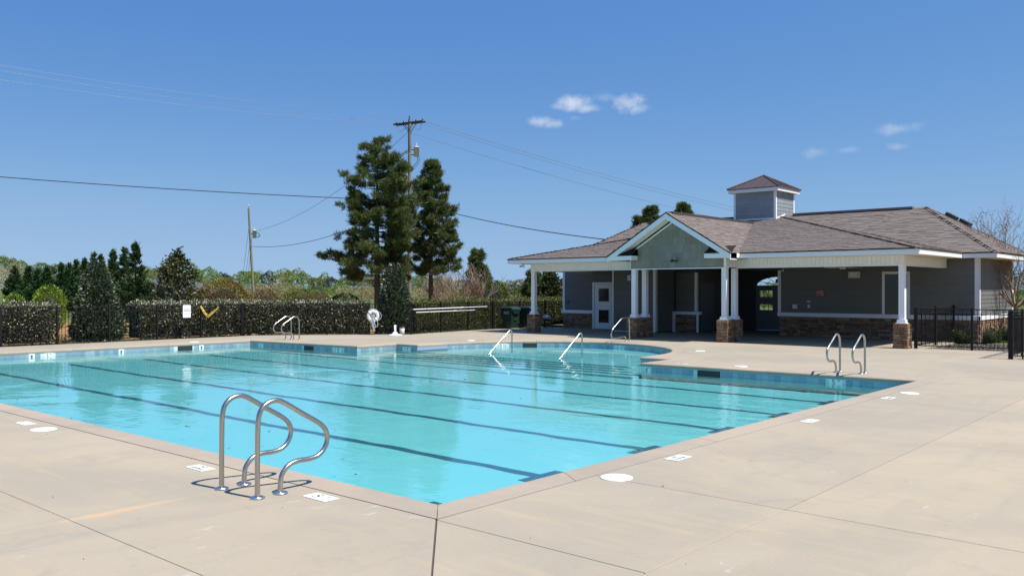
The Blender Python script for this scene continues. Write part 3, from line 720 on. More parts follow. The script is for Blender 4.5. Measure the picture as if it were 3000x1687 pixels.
cf = part('ceiling_fan', MB().lathe([(0, 0.0), (0.09, 0.0), (0.12, 0.03), (0.12, 0.09), (0.02, 0.10), (0.02, 0.12)], 14, (-11.85, 32.0, 2.66)), 'plastic_white')
for k in range(5):
    M_ = Matrix.Translation((-11.85, 32, 2.72)) @ Matrix.Rotation(R(72 * k + 10), 4, 'Z') @ Matrix.Rotation(R(10), 4, 'X')
    part('fan_blade', MB().box((0.13, -0.065, -0.004), (0.68, 0.065, 0.004), M_), 'plastic_white', cf)

# ---- roof
EZ = 3.235
PX0, PX1, PY0 = -25.62, -8.35, 29.02        # porch eaves
MX0, MX1, MY0, MY1 = -27.15, -7.25, 34.18, 40.62   # main eaves
RY, RZ = 37.40, 5.22
pp = (RZ - EZ) / (RY - PY0); mp = (RZ - EZ) / (RY - MY0)
GA, GZ, GY, GP = -17.08, 4.80, 28.30, 0.600     # gable ridge x, height, front, pitch
GX0, GX1 = GA - (GZ - EZ + 0.02) / GP, GA + (GZ - EZ + 0.02) / GP
def h_porch(x, y):
    if x < PX0 or x > PX1 or y < PY0 or y > RY: return -9
    return EZ + pp * min(y - PY0, x - PX0, PX1 - x)
def h_main(x, y):
    if x < MX0 or x > MX1 or y < MY0 or y > MY1: return -9
    return EZ + mp * min(y - MY0, MY1 - y, x - MX0, MX1 - x)
def h_gable(x, y):
    if y < GY or x < GX0 or x > GX1: return -9
    return GZ - GP * abs(x - GA) if y < 36.2 else -9
def top(x, y): return max(h_porch(x, y), h_main(x, y), h_gable(x, y))
roof = MB()
def plane_mesh(f, x0, x1, y0, y1): pass
rd = pp * 0; d_ = 0.035
def tri_poly(pts): roof.add([(p[0], p[1], p[2] - d_) for p in pts], [tuple(range(len(pts)))])
tp = RY - PY0
tri_poly([(PX0, PY0, EZ), (PX1, PY0, EZ), (PX1 - tp, RY, RZ), (PX0 + tp, RY, RZ)])
tri_poly([(PX1, PY0, EZ), (PX1, RY, EZ), (PX1 - tp, RY, RZ)])
tri_poly([(PX0, PY0, EZ), (PX0 + tp, RY, RZ), (PX0, RY, EZ)])
tm = RY - MY0
tri_poly([(MX0, MY0, EZ), (MX1, MY0, EZ), (MX1 - tm, RY, RZ), (MX0 + tm, RY, RZ)])
tri_poly([(MX1, MY0, EZ), (MX1, MY1, EZ), (MX1 - tm, RY, RZ)])
tri_poly([(MX0, MY1, EZ), (MX0, MY0, EZ), (MX0 + tm, RY, RZ)])
tri_poly([(MX1, MY1, EZ), (MX0, MY1, EZ), (MX0 + tm, RY, RZ), (MX1 - tm, RY, RZ)])
ge = 35.8
tri_poly([(GX1, GY, EZ - 0.02), (GX1, 33, EZ - 0.02), (GA, ge, GZ), (GA, GY, GZ)])
tri_poly([(GX0, GY, EZ - 0.02), (GA, GY, GZ), (GA, ge, GZ), (GX0, 33, EZ - 0.02)])
roof_o = part('roof', roof, 'roof_felt')
# shingles: (origin, along, plan upslope dir, pitch, rows, extent, own height function)
shl = []
def shingles(org, along, up, pitch, run, a0, a1, hf):
    along = Vector((*along, 0)); upv = Vector((up[0], up[1], pitch)); sl = upv.length; upn = upv.normalized(); nrm = along.cross(upn).normalized()
    if nrm.z < 0: nrm = -nrm
    rows = int(run * sl / 0.14)
    for r in range(rows):
        s = r * 0.14; a = a0 + random.uniform(-0.3, 0)
        while a < a1:
            w = random.choice((0.17, 0.24, 0.32, 0.4))
            p = Vector(org) + along * (a + w / 2) + upn * (s + 0.07)
            ok = True
            for da in (0.0, w):
                for ds in (0.0, 0.14):
                    q = Vector(org) + along * (a + da) + upn * (s + ds); hz = hf(q.x, q.y)
                    if not (hz > 0 and abs(hz - q.z) < 0.03 and top(q.x, q.y) < q.z + 0.03): ok = False
            if not ok and w > 0.1:
                w = 0.08; p = Vector(org) + along * (a + w / 2) + upn * (s + 0.07); hz = hf(p.x, p.y)
                ok = hz > 0 and abs(hz - p.z) < 0.04 and top(p.x, p.y) < p.z + 0.03
            if ok:
                lift = random.choice((0.0, 0.0, 0.004, 0.007))
                shl.append((Vector(org) + along * a + upn * s + nrm * (0.004 + lift - d_ + 0.035), along, upn, nrm, w, (p - cam.location).length))
            a += w + 0.004
shingles((PX0, PY0, EZ), (1, 0), (0, 1), pp, tp, 0, PX1 - PX0, h_porch)
shingles((PX1, PY0, EZ), (0, 1), (-1, 0), pp, tp, 0, tp, h_porch)
shingles((PX0, PY0, EZ), (0, 1), (1, 0), pp, tp, 0, tp, h_porch)
shingles((MX0, MY0, EZ), (1, 0), (0, 1), mp, tm, 0, MX1 - MX0, h_main)
shingles((MX1, MY0, EZ), (0, 1), (-1, 0), mp, tm, 0, MY1 - MY0, h_main)
shingles((MX0, MY0, EZ), (0, 1), (1, 0), mp, tm, 0, MY1 - MY0, h_main)
shingles((GX1, GY, GZ - GP * (GX1 - GA)), (0, 1), (-1, 0), GP, GX1 - GA, 0, 8, h_gable)
shingles((GX0, GY, GZ - GP * (GA - GX0)), (0, 1), (1, 0), GP, GA - GX0, 0, 8, h_gable)
def sh_verts(p, a, u, n, w): 
    return [p, p + a * w, p + a * w + u * 0.17 - n * 0.006, p + u * 0.17 - n * 0.006, p + n * 0.009, p + a * w + n * 0.009, p + a * w + u * 0.17 + n * 0.0, p + u * 0.17 + n * 0.0]
SF = [(4, 5, 6, 7), (0, 1, 5, 4), (1, 2, 6, 5), (3, 0, 4, 7)]
shl.sort(key=lambda s: s[5])
rest = MB(); sh_me = {}
vis = [s for s in shl if (s[3].x * (0 - s[0].x) + s[3].y * (0 - s[0].y) + s[3].z * (1.95 - s[0].z)) > 0]
inds = set(id(s) for s in vis[:300])
for s in shl:
    p, a, u, n, w, dist = s
    if id(s) in inds:
        if w not in sh_me:
            X, Y, Z = Vector((1, 0, 0)), Vector((0, 1, 0)), Vector((0, 0, 1)); b = MB(); b.add(sh_verts(Vector(), X, Y, Z, w), SF); me = b.mesh('shingle'); me.materials.append(MATS['shingle']); sh_me[w] = me
        flip = a.cross(u).dot(n) < 0
        o = link('shingle', sh_me[w], roof_o); M_ = Matrix((a, u, n)).transposed().to_4x4()
        if flip: M_ = Matrix((-a, u, n)).transposed().to_4x4(); M_.translation = p + a * w
        else: M_.translation = p
        o.matrix_basis = M_
    else:
        vs = sh_verts(p, a, u, n, w)
        rest.add(vs, SF if a.cross(u).dot(n) > 0 else [f[::-1] for f in SF])
tag(rest.build('shingles', MATS['shingle'], roof_o), kind='stuff')
def caps(p, q, name='ridge_cap'):
    p, q = Vector(p), Vector(q); L = (q - p).length; k = max(1, round(L / 0.24)); d = (q - p) / k; b = MB(); side = d.cross(Vector((0, 0, 1))).normalized()
    for i in range(k):
        e = p + d * i; f = p + d * (i + 1.15); up = Vector((0, 0, 0.016))
        b.add([e - side * 0.12 - Vector((0, 0, 0.03)) + up * 0.9, e + up * 1.3, e + side * 0.12 - Vector((0, 0, 0.03)) + up * 0.9, f - side * 0.12 - Vector((0, 0, 0.03)) + up * 0.7, f + up * 1.05, f + side * 0.12 - Vector((0, 0, 0.03)) + up * 0.7], [(0, 1, 4, 3), (1, 2, 5, 4), (0, 2, 1)])
    o = b.build(name, MATS['shingle'], roof_o)
caps((PX1, PY0, EZ), (PX1 - tp, RY, RZ)); caps((PX0, PY0, EZ), (PX0 + tp - 2.5, RY - 2.5, RZ - 2.5 * pp)); caps((MX1, MY0, EZ), (MX1 - tm, RY, RZ)); caps((MX1, MY1, EZ), (MX1 - tm, RY, RZ)); caps((MX0, MY0, EZ), (MX0 + tm, RY, RZ)); caps((MX0, MY1, EZ), (MX0 + tm, RY, RZ))
part('ridge_vent', MB().box((-16.0, RY - 0.13, RZ - 0.03), (MX1 - tm - 0.5, RY + 0.13, RZ + 0.055)), 'shingle', roof_o)
part('ridge_vent', MB().box((MX0 + tm + 0.4, RY - 0.13, RZ - 0.03), (-18.9, RY + 0.13, RZ + 0.055)), 'shingle', roof_o)
part('ridge_vent', MB().box((GA - 0.12, GY + 0.35, GZ - 0.04), (GA + 0.12, 35.5, GZ + 0.045)), 'roof_felt', roof_o)
for x, y in ((-9.72, 38.05), (-9.30, 38.40)):
    zz = h_main(x, y); M_ = Matrix.Translation((x, y, zz)) @ Matrix.Rotation(math.atan(mp), 4, 'Y')
    part('roof_vent', MB().box((-0.26, -0.2, 0.04), (0.2, 0.2, 0.17), M_).box((-0.3, -0.24, 0.0), (0.24, 0.24, 0.04), M_), 'plastic_dark', roof_o, 0.02)
# fascia and soffit
FZ0, FZ1 = 3.045, 3.21
pieces('fascia', [((PX0 + 0.02, PY0 + 0.02, FZ0), (GX0 + 0.0, PY0 + 0.045, FZ1)), ((GX1, PY0 + 0.02, FZ0), (PX1 - 0.02, PY0 + 0.045, FZ1)), ((PX1 - 0.045, PY0 + 0.046, FZ0), (PX1 - 0.02, MY0, FZ1)), ((PX0 + 0.02, PY0 + 0.046, FZ0), (PX0 + 0.045, MY0, FZ1)), ((PX1 - 0.02, MY0 + 0.02, FZ0), (MX1 - 0.02, MY0 + 0.045, FZ1)), ((MX1 - 0.045, MY0 + 0.046, FZ0), (MX1 - 0.02, MY1, FZ1)), ((MX0 + 0.02, MY0 + 0.02, FZ0), (PX0 + 0.02, MY0 + 0.045, FZ1)), ((MX0 + 0.02, MY0 + 0.046, FZ0), (MX0 + 0.045, MY1, FZ1))], 'trim_white')
pieces('drip_edge', [((PX0, PY0 + 0.005, FZ1), (GX0, PY0 + 0.05, FZ1 + 0.02)), ((GX1, PY0 + 0.005, FZ1), (PX1 - 0.005, PY0 + 0.05, FZ1 + 0.02)), ((PX1 - 0.05, PY0 + 0.05, FZ1), (PX1 - 0.005, MY0, FZ1 + 0.02)), ((PX1 - 0.02, MY0 + 0.005, FZ1), (MX1 - 0.005, MY0 + 0.05, FZ1 + 0.02))], 'roof_felt')
pieces('soffit', [((PX0 + 0.045, PY0 + 0.045, 3.052), (GX0, 29.70, 3.062)), ((GX1, PY0 + 0.045, 3.052), (PX1 - 0.045, 29.70, 3.062)), ((-9.0, 29.70, 3.052), (PX1 - 0.045, MY0 + 0.02, 3.062)), ((PX0 + 0.045, 29.70, 3.052), (-24.8, 34.2, 3.062)), ((-9.0, MY0 + 0.045, 3.053), (MX1 - 0.045, YR, 3.063)), ((-7.95, YR, 3.053), (MX1 - 0.045, MY1, 3.063)), ((MX0 + 0.045, MY0 + 0.045, 3.053), (-26.5, MY1, 3.063))], 'soffit_white')
# front gable
GW = 28.83
gx0, gx1 = -18.95, -14.88
gs = 4.47   # height of the shake field at the ridge
gb = MB(); gb.add([(gx0, GW, 2.72), (gx1, GW, 2.72), (gx1, GW, gs - GP * (gx1 - GA)), (GA, GW, gs), (gx0, GW, gs - GP * (GA - gx0))], [(0, 1, 2, 3, 4)])
gb.box((gx0, GW + 0.002, 2.72), (gx1, GW + 0.2, 3.2))
gable = part('gable', gb, 'interior_wall')
def shake_rows(parent, x0, x1, z0, z1, y, exp, wmin, wmax, mat, lim=None, seed=1, axis='x'):
    rr = random.Random(seed); z = z0
    while z < z1 - 0.02:
        zt = min(z + exp, z1); x = x0
        while x < x1 - 0.01:
            w = min(rr.uniform(wmin, wmax), x1 - x)
            if x1 - x - w < wmin * 0.4: w = x1 - x
            drop = rr.uniform(0, 0.012); a, b = x + 0.003, x + w - 0.003
            def ln(xx, zz): return min(zz, lim(xx)) if lim else zz
            pts = []
            za, zb = ln(a, zt + 0.01), ln(b, zt + 0.01)
            if max(za, zb) > z + 0.01:
                za, zb = max(za, z - drop + 0.002), max(zb, z - drop + 0.002)
                fr, bk = 0.024, 0.006
                P = [(a, fr, z - drop), (b, fr, z - drop), (b, fr * 0.5, zb), (a, fr * 0.5, za), (a, 0, z - drop), (b, 0, z - drop), (b, 0, zb), (a, 0, za)]
                vs = [(p[0], y - p[1], p[2]) if axis == 'x' else (y + p[1], p[0], p[2]) for p in P]
                bb = MB(); bb.add(vs, [(0, 1, 2, 3), (4, 5, 1, 0), (1, 5, 6, 2), (4, 0, 3, 7), (3, 2, 6, 7)]); bb.build('shake', MATS[mat], parent)
            x += w
        z = zt
shake_rows(gable, gx0, gx1, 2.735, 4.46, GW, 0.29, 0.16, 0.34, 'shake', lambda x: gs - GP * abs(x - GA), 3)
def slope_board(x, z, dz0, dz1, y0, y1, xe, ze):
    b = MB(); b.add([(x, y0, z + dz0), (xe, y0, ze + dz0), (xe, y0, ze + dz1), (x, y0, z + dz1), (x, y1, z + dz0), (xe, y1, ze + dz0), (xe, y1, ze + dz1), (x, y1, z + dz1)], [(0, 1, 2, 3), (7, 6, 5, 4), (4, 5, 1, 0), (3, 2, 6, 7), (0, 3, 7, 4), (5, 6, 2, 1)]); return b
for sgn, xe in ((-1, GX0), (1, GX1)):
    ze = GZ - GP * abs(xe - GA)
    part('rake_board', slope_board(GA, GZ, -0.25, -0.045, GY + 0.01, GY + 0.04, xe, ze), 'trim_white', gable)
    part('gable_soffit', slope_board(GA, GZ, -0.235, -0.225, GY + 0.041, GW - 0.03, xe, ze), 'soffit_white', gable)
    part('gable_trim', slope_board(GA, gs, -0.05, 0.02, GW - 0.045, GW - 0.027, gx0 if sgn < 0 else gx1, gs - GP * abs((gx0 if sgn < 0 else gx1) - GA)), 'soffit_white', gable)
pieces('gable_beam', [((gx0 - 0.02, GW - 0.05, 2.685), (gx1 + 0.02, GW + 0.2, 2.719)), ((gx1 - 0.07, GW - 0.032, 2.72), (gx1 + 0.02, GW - 0.001, 3.05)), ((gx0 - 0.02, GW - 0.032, 2.72), (gx0 + 0.0, GW - 0.001, 3.05)), ((gx1 + 0.0, GW - 0.0, 2.72), (gx1 + 0.022, 29.7, 3.05)), ((gx0 - 0.022, GW - 0.0, 2.72), (gx0 - 0.001, 29.7, 3.05))], 'trim_white', gable)
for sgn, xa, xb in ((-1, GX0 + 0.0, -18.62), (1, -15.50, GX1 - 0.0)):
    part('eave_return', MB().box((xa, GY + 0.045, 3.05), (xb, GW - 0.03, 3.215)), 'trim_white', gable)
    b = MB(); xo, xi = (xa, xb) if sgn < 0 else (xb, xa)
    b.add([(xo, GY + 0.02, 3.216), (xi, GY + 0.02, 3.216), (xi, GW - 0.03, 3.50), (xo, GW - 0.03, 3.50), (xi, GW - 0.03, 3.216)], [(0, 1, 2, 3), (3, 2, 1, 0), (1, 4, 2), (2, 4, 1)])
    part('return_roof', b, 'roof_felt', gable)
    part('porch_eave_end', MB().box((xa if sgn < 0 else xb - 0.03, GY + 0.046, 3.05), (xa + 0.03 if sgn < 0 else xb, PY0 + 0.02, 3.213)), 'trim_white', gable)
def floods(cx, y, z, ang):
    b = part('flood_light', MB().lathe([(0.0, 0), (0.045, 0), (0.05, 0.03), (0.0, 0.04)], 12, (cx, y, z)), 'plastic_white')
    for s in (-1, 1):
        M_ = Matrix.Translation((cx + 0.09 * s, y - 0.06, z - 0.06)) @ Matrix.Rotation(R(100), 4, 'X') @ Matrix.Rotation(R(25 * s), 4, 'Y')
        hd = MB(); 
        hd.lathe([(0.0, -0.08), (0.03, -0.075), (0.05, 0.02), (0.06, 0.045), (0.05, 0.045), (0.0, 0.03)], 14); hd.v = [tuple(M_ @ Vector(p)) for p in hd.v]
        hd.tube([(cx, y, z), (cx + 0.07 * s, y - 0.03, z - 0.03)], 0.012, 6)
        part('lamp_head', hd, 'plastic_white' if ang else 'plastic_dark', b)
floods(-24.95, 29.35, 2.99, 1); floods(-16.95, GW - 0.06, 3.05, 0)
# cupola
cx0, cx1, cy0, cy1, cz0, cz1 = -18.38, -16.42, 36.42, 38.34, 4.55, 6.24
cup = part('cupola', MB().box((cx0, cy0, cz0), (cx1, cy1, cz1)), 'interior_wall')
shake_rows(cup, cx0 + 0.08, cx1 - 0.06, 4.72, cz1 - 0.01, cy0, 0.17, 0.45, 0.75, 'cupola_shake', None, 5)
shake_rows(cup, cy0 + 0.08, cy1 - 0.08, 4.72, cz1 - 0.01, cx1, 0.17, 0.10, 0.22, 'cupola_shake', None, 6, 'y')
pieces('corner_trim', [((cx0 - 0.02, cy0 - 0.035, cz0), (cx0 + 0.08, cy0 - 0.001, cz1)), ((cx1 - 0.07, cy0 - 0.035, cz0), (cx1 + 0.035, cy0 - 0.001, cz1)), ((cx1 + 0.001, cy0 - 0.001, cz0), (cx1 + 0.035, cy0 + 0.07, cz1)), ((cx1 + 0.001, cy1 - 0.09, cz0), (cx1 + 0.035, cy1 + 0.03, cz1))], 'trim_white', cup)
part('base_trim', MB().box((cx0 + 0.08, cy0 - 0.03, h_porch(-17.4, cy0) + 0.0), (cx1 - 0.07, cy0 - 0.001, h_porch(-17.4, cy0) + 0.075)), 'trim_white', cup)
b = MB(); b.add([(cx1 + 0.04, cy0 - 0.03, 4.98), (cx1 + 0.04, RY - 0.05, 5.22), (cx1 + 0.04, RY - 0.05, 5.30), (cx1 + 0.04, cy0 - 0.03, 5.06)], [(0, 1, 2, 3)]); part('base_trim', b, 'trim_white', cup)
o_ = 0.20; ez = 6.42
part('cupola_fascia', MB().box((cx0 - o_, cy0 - o_, cz1), (cx1 + o_, cy1 + o_, ez - 0.01)), 'trim_white', cup)
ap = ((cx0 + cx1) / 2, (cy0 + cy1) / 2, 7.08); e_ = o_ + 0.05
cr = [(cx0 - e_, cy0 - e_, ez), (cx1 + e_, cy0 - e_, ez), (cx1 + e_, cy1 + e_, ez), (cx0 - e_, cy1 + e_, ez)]
pc = MB(); pc.add(cr + [ap] + [(p[0], p[1], ez - 0.03) for p in cr], [(0, 1, 4), (1, 2, 4), (2, 3, 4), (3, 0, 4), (0, 5, 6, 1), (1, 6, 7, 2), (2, 7, 8, 3), (3, 8, 5, 0), (8, 7, 6, 5)])
part('metal_roof', pc, 'metal_roof', cup)
for k in range(4):
    a, bq = Vector(cr[k]), Vector(cr[(k + 1) % 4]); A = Vector(ap); mid = (a + bq) / 2
    for f in (0.14, 0.28, 0.42, 0.56, 0.70, 0.84):
        p = a.lerp(bq, f); tt = 1 - abs(f - 0.5) * 2; q = p + (A - mid) * tt
        part('standing_seam', MB().tube([p + Vector((0, 0, 0.012)), q + Vector((0, 0, 0.012))], 0.014, 4, smooth=False), 'metal_roof', cup)
    part('hip_cap', MB().tube([a + Vector((0, 0, 0.01)), A + Vector((0, 0, 0.01))], 0.035, 6), 'metal_roof', cup)
# ------------------------------------------------------------------ deck fittings
LIDS = [((-12.80, 4.81), 'round white skimmer lid beside the near pool edge, close to the photo\'s left border'), ((-5.09, 7.47), 'round white skimmer lid where the deck joint meets the near right coping'),
        ((-5.08, 17.06), 'round white skimmer lid near the pool\'s right corner'), ((-13.45, 24.33), 'round white skimmer lid beside the curved entry bay'),
        ((-10.02, 20.20), 'round white skimmer lid behind the black skimmer mouth of the right wall'), ((-29.60, 16.29), 'round white skimmer lid between far pool wall and fence sign'), ((-22.62, 23.57), 'round white skimmer lid at the left shoulder of the curved bay')]
for (x, y), lb in LIDS:
    o = tag(MB().lathe([(0.168, 0.0), (0.168, 0.006), (0.160, 0.010), (0.02, 0.0105), (0.0, 0.0105)], 40).build('skimmer_lid', MATS['marker_white']), lb, 'skimmer lid', 'white skimmer lids set in the deck')
    o.location = (x, y, 0.001)
    h = MB()
    for s in (-1, 1): h.lathe([(0.0, 0.0108), (0.012, 0.0108), (0.012, 0.0112), (0.0, 0.0112)], 10, (0.05 * s, 0.03 * s, 0))
    tag(h.build('finger_hole', MATS['joint_dirt'], o), kind='stuff')
    MB().lathe([(0.140, 0.0104), (0.143, 0.0112), (0.146, 0.0104)], 40).build('lid_ring', MATS['marker_white'], o)
def marker(x, y, rz, lines, w=0.34, h=0.17):
    o = MB().box((-w/2, -h/2, 0), (w/2, h/2, 0.004)).build('marker_plate', MATS['marker_white'], deck); o.location = (x, y, 0.0022); o.rotation_euler = (0, 0, rz)
    for tx, ox, oy, sz in lines: text_obj('lettering', tx, sz, MATS['ink_black'], o, (ox, oy, 0.0048), (0, 0, 0))
ND = [('NO', 0, 0.04, 0.075), ('DIVING', 0, -0.04, 0.075)]
marker(-13.58, 4.86, 0, [('5', -0.05, 0, 0.15), ('FT', 0.08, 0.02, 0.07)])
marker(-8.77, 4.90, 0, ND); marker(-6.69, 4.95, 0, [('5', -0.05, 0, 0.17), ('FT', 0.09, 0.03, 0.06)])
marker(-5.15, 8.81, R(90), ND); marker(-5.12, 12.54, R(90), [('5', -0.04, 0, 0.17), ('FT', 0.09, 0.03, 0.06)]); marker(-5.14, 16.07, R(90), ND)
marker(-13.39, 23.85, R(60), ND, 0.28, 0.14); marker(-11.52, 19.93, R(180), ND, 0.28, 0.14)

# grab rails
def smooth(pts, k=6):
    pts = [Vector(p) for p in pts]; res = []
    for i in range(len(pts) - 1):
        p0, p1, p2, p3 = pts[max(i - 1, 0)], pts[i], pts[i + 1], pts[min(i + 2, len(pts) - 1)]
        for j in range(k):
            t_ = j / k; res.append(0.5 * ((2 * p1) + (-p0 + p2) * t_ + (2 * p0 - 5 * p1 + 4 * p2 - p3) * t_ ** 2 + (-p0 + 3 * p1 - 3 * p2 + p3) * t_ ** 3))
    return res + [pts[-1]]
def line(a, b, n): return [Vector(a).lerp(Vector(b), i / n) for i in range(n + 1)]
def fillet(path, rad, k=8):
    """polyline with rounded corners"""
    P = [Vector(p) for p in path]; res = [P[0]]
    for i in range(1, len(P) - 1):
        a = (P[i - 1] - P[i]); b = (P[i + 1] - P[i]); r = rad[i - 1] if isinstance(rad, (list, tuple)) else rad
        d = min(r, a.length * 0.49, b.length * 0.49) if not isinstance(rad, (list, tuple)) else r
        s, e = P[i] + a.normalized() * d, P[i] + b.normalized() * d
        for j in range(k + 1):
            t_ = j / k; res.append(s * (1 - t_) ** 2 + P[i] * 2 * t_ * (1 - t_) + e * t_ ** 2)
    return res + [P[-1]]
RAILPTS = [Vector((0, a, b)) for a, b in ((0, 0.01), (0.0, 0.35), (0.003, 0.60))] + smooth([(0, a, b) for a, b in ((0.006, 0.70), (0.03, 0.80), (0.10, 0.87), (0.21, 0.89), (0.31, 0.85), (0.50, 0.735), (0.68, 0.63), (0.765, 0.555), (0.795, 0.465), (0.765, 0.37), (0.69, 0.305), (0.59, 0.283), (0.44, 0.283), (0.335, 0.253), (0.265, 0.175), (0.248, 0.08), (0.246, 0.01))], 5)
rail_me = MB().tube(RAILPTS, 0.0245, 14).mesh('rail_tube'); rail_me.materials.append(MATS['steel'])
fl_me = MB().lathe([(0.026, 0.022), (0.045, 0.020), (0.066, 0.012), (0.070, 0.0), (0.0, 0.0)], 24).mesh('flange'); fl_me.materials.append(MATS['flange_steel'])
def grab_rail(x, y, rz, label, group, s=1.0):
    r = tag(empty('grab_rail', (x, y, 0), None, rz), label, 'grab rail', group); r.scale = (s, s, s)
    link('rail_tube', rail_me, r)
    for yy in (0.0, 0.25): link('flange', fl_me, r).location = (0, yy, 0.003)
grab_rail(-7.70, 4.525, 0, 'steel grab rail with round flanges on the near deck, behind its twin', 'steel grab rails in the foreground')
grab_rail(-7.11, 4.545, 0, 'steel grab rail on the near deck, the one closest to the viewer', 'steel grab rails in the foreground')
grab_rail(-7.62, 20.42, R(180), 'steel ladder rail at the pool\'s right corner, on the side of the black skimmer mouth', 'steel ladder rails by the right corner')
grab_rail(-7.06, 20.46, R(180), 'steel ladder rail at the pool\'s right corner, nearer the 5 FT tile\'s corner end', 'steel ladder rails by the right corner')
grab_rail(-28.38, 19.62, R(180), 'steel ladder rail before the dark hedge, the one half hidden by its twin', 'steel ladder rails at the far corner')
grab_rail(-27.86, 19.62, R(180), 'steel ladder rail before the dark hedge, the front one of the pair', 'steel ladder rails at the far corner')
r = tag(empty('grab_rail', (-17.95, 27.20, 0)), 'single bent steel rail standing before the double stone pier near the white door', 'grab rail')
MB().tube(fillet([(0, 0, 0.01), (0, 0, 0.87), (0, -0.50, 0.86), (0, -1.20, 0.42), (0, -1.17, 0.14), (0, -0.26, 0.19), (0, -0.22, 0.01)], [0.16, 0.1, 0.2, 0.14, 0.1], 8), 0.024, 12).build('rail_tube', MATS['steel'], r)
for yy in (0, -0.22): link('flange', fl_me, r).location = (0, yy, 0.003)
for x, lb in ((-19.55, 'slanting steel handrail of the entry steps, the one nearer the trash carts'), (-16.58, 'slanting steel handrail of the entry steps, the one nearer the stone piers')):
    r = tag(empty('hand_rail', (x, 22.40, SHELF)), lb, 'handrail', 'steel handrails of the pool entry steps')
    MB().tube(fillet([(0, 0, 0.0), (0, 0, 0.80), (0, -0.16, 0.80), (0, -1.60, -0.25)], [0.2, 0.07], 8) if False else fillet([(0, 0, 0.0), (0, 0.0, 0.86), (0, -1.45, -0.17)], [0.2], 12), 0.0235, 12).build('rail_tube', MATS['steel'], r)

# ------------------------------------------------------------------ fences
plain('fence_black', (0.012, 0.011, 0.013), 0.5, 0.0, 0.15, 4, 0.2)
pk_me = MB().box((-0.0075, -0.0075, 0.09), (0.0075, 0.0075, 1.0)).mesh('picket'); pk_me.materials.append(MATS['fence_black'])
FENCES = []
def fence(pts, label, h=1.30, panel=1.80, sp=0.12, group='black metal picket fences round the pool deck', first=0.0):
    root = tag(abs_empty('metal_fence', (pts[0][0], pts[0][1], 0)), label, 'fence', group)
    post_b = MB().box((-0.032, -0.032, -0.1), (0.032, 0.032, h + 0.03)); pm = post_b.mesh('post'); pm.materials.append(MATS['fence_black'])
    cb = MB(); cb.add([(-0.04, -0.04, h + 0.03), (0.04, -0.04, h + 0.03), (0.04, 0.04, h + 0.03), (-0.04, 0.04, h + 0.03), (0, 0, h + 0.075)], [(0, 1, 4), (1, 2, 4), (2, 3, 4), (3, 0, 4), (3, 2, 1, 0)]); cm = cb.mesh('post_cap'); cm.materials.append(MATS['fence_black'])
    for a, b in zip(pts[:-1], pts[1:]):
        a, b = Vector(a), Vector(b); L = (b - a).length; d = (b - a) / L; ang = math.atan2(d.y, d.x); k = max(1, round(L / panel)); pl = L / k
        for i in range(k + 1):
            e = a + d * (i * pl)
            if i == 0 and a != Vector(pts[0]): continue
            po = link('post', pm, root); po.location = (e.x, e.y, 0); po.rotation_euler = (0, 0, ang)
            cp = _link0('post_cap', cm, po)
        for i in range(k):
            s0, s1 = i * pl + 0.032, (i + 1) * pl - 0.032
            for z0, z1 in ((h - 0.03, h), (h - 0.18, h - 0.155), (0.09, 0.118)):
                rb = MB().box((s0, -0.014, z0), (s1, 0.014, z1)); o = rb.build('rail', MATS['fence_black'], root); o.location = (a.x, a.y, 0); o.rotation_euler = (0, 0, ang)
            n = int((s1 - s0) / sp); g = (s1 - s0) / (n + 1)
            for j in range(1, n + 1):
                e = a + d * (s0 + g * j); p = link('picket', pk_me, root); p.location = (e.x, e.y, 0); p.rotation_euler = (0, 0, ang)
                p.scale = (1, 1, (h - 0.02) if j % 2 else (h - 0.115))
    return root
fence([(-32.30, -2.0), (-32.30, 19.90)], 'long black picket fence behind the far pool wall, before the pale hedges')
fence([(-32.30, 19.97), (-27.55, 25.0)], 'black picket fence slanting past the life ring and white umbrella base')
fence([(-27.55, 25.07), (-28.45, 31.2)], 'black picket fence carrying the two white pool poles')
fence([(-28.45, 31.27), (-27.9, 36.5), (-27.8, 41.0)], 'black picket fence behind the green trash carts, running past the porch')
fence([(-8.74, 29.98), (-8.72, 34.45)], 'black picket fence running back from the outermost stone pier to the wall')
fence([(-8.70, 29.96), (-5.52, 30.4)], 'black picket fence in front of the round shrubs, beside the outermost pier')
fence([(-5.45, 27.15), (-5.45, 30.35)], 'black picket fence seen end-on at the photo\'s right border', sp=0.1)
fence([(-5.40, 27.15), (7.0, 27.9)], 'black picket fence leaving the photo at its right border along the deck')

# ------------------------------------------------------------------ things round the pool
plain('ring_white', (0.72, 0.73, 0.75), 0.7, var=0.1, nscale=14)
plain('rope_white', (0.62, 0.63, 0.66), 0.9, var=0.2, nscale=30)
plain('cart_green', (0.012, 0.032, 0.022), 0.42, var=0.2, nscale=4)
plain('tape_yellow', (0.42, 0.30, 0.05), 0.6, var=0.2)
plain('black_iron', (0.014, 0.013, 0.014), 0.5)
plain('hood_red', (0.26, 0.025, 0.03), 0.5)
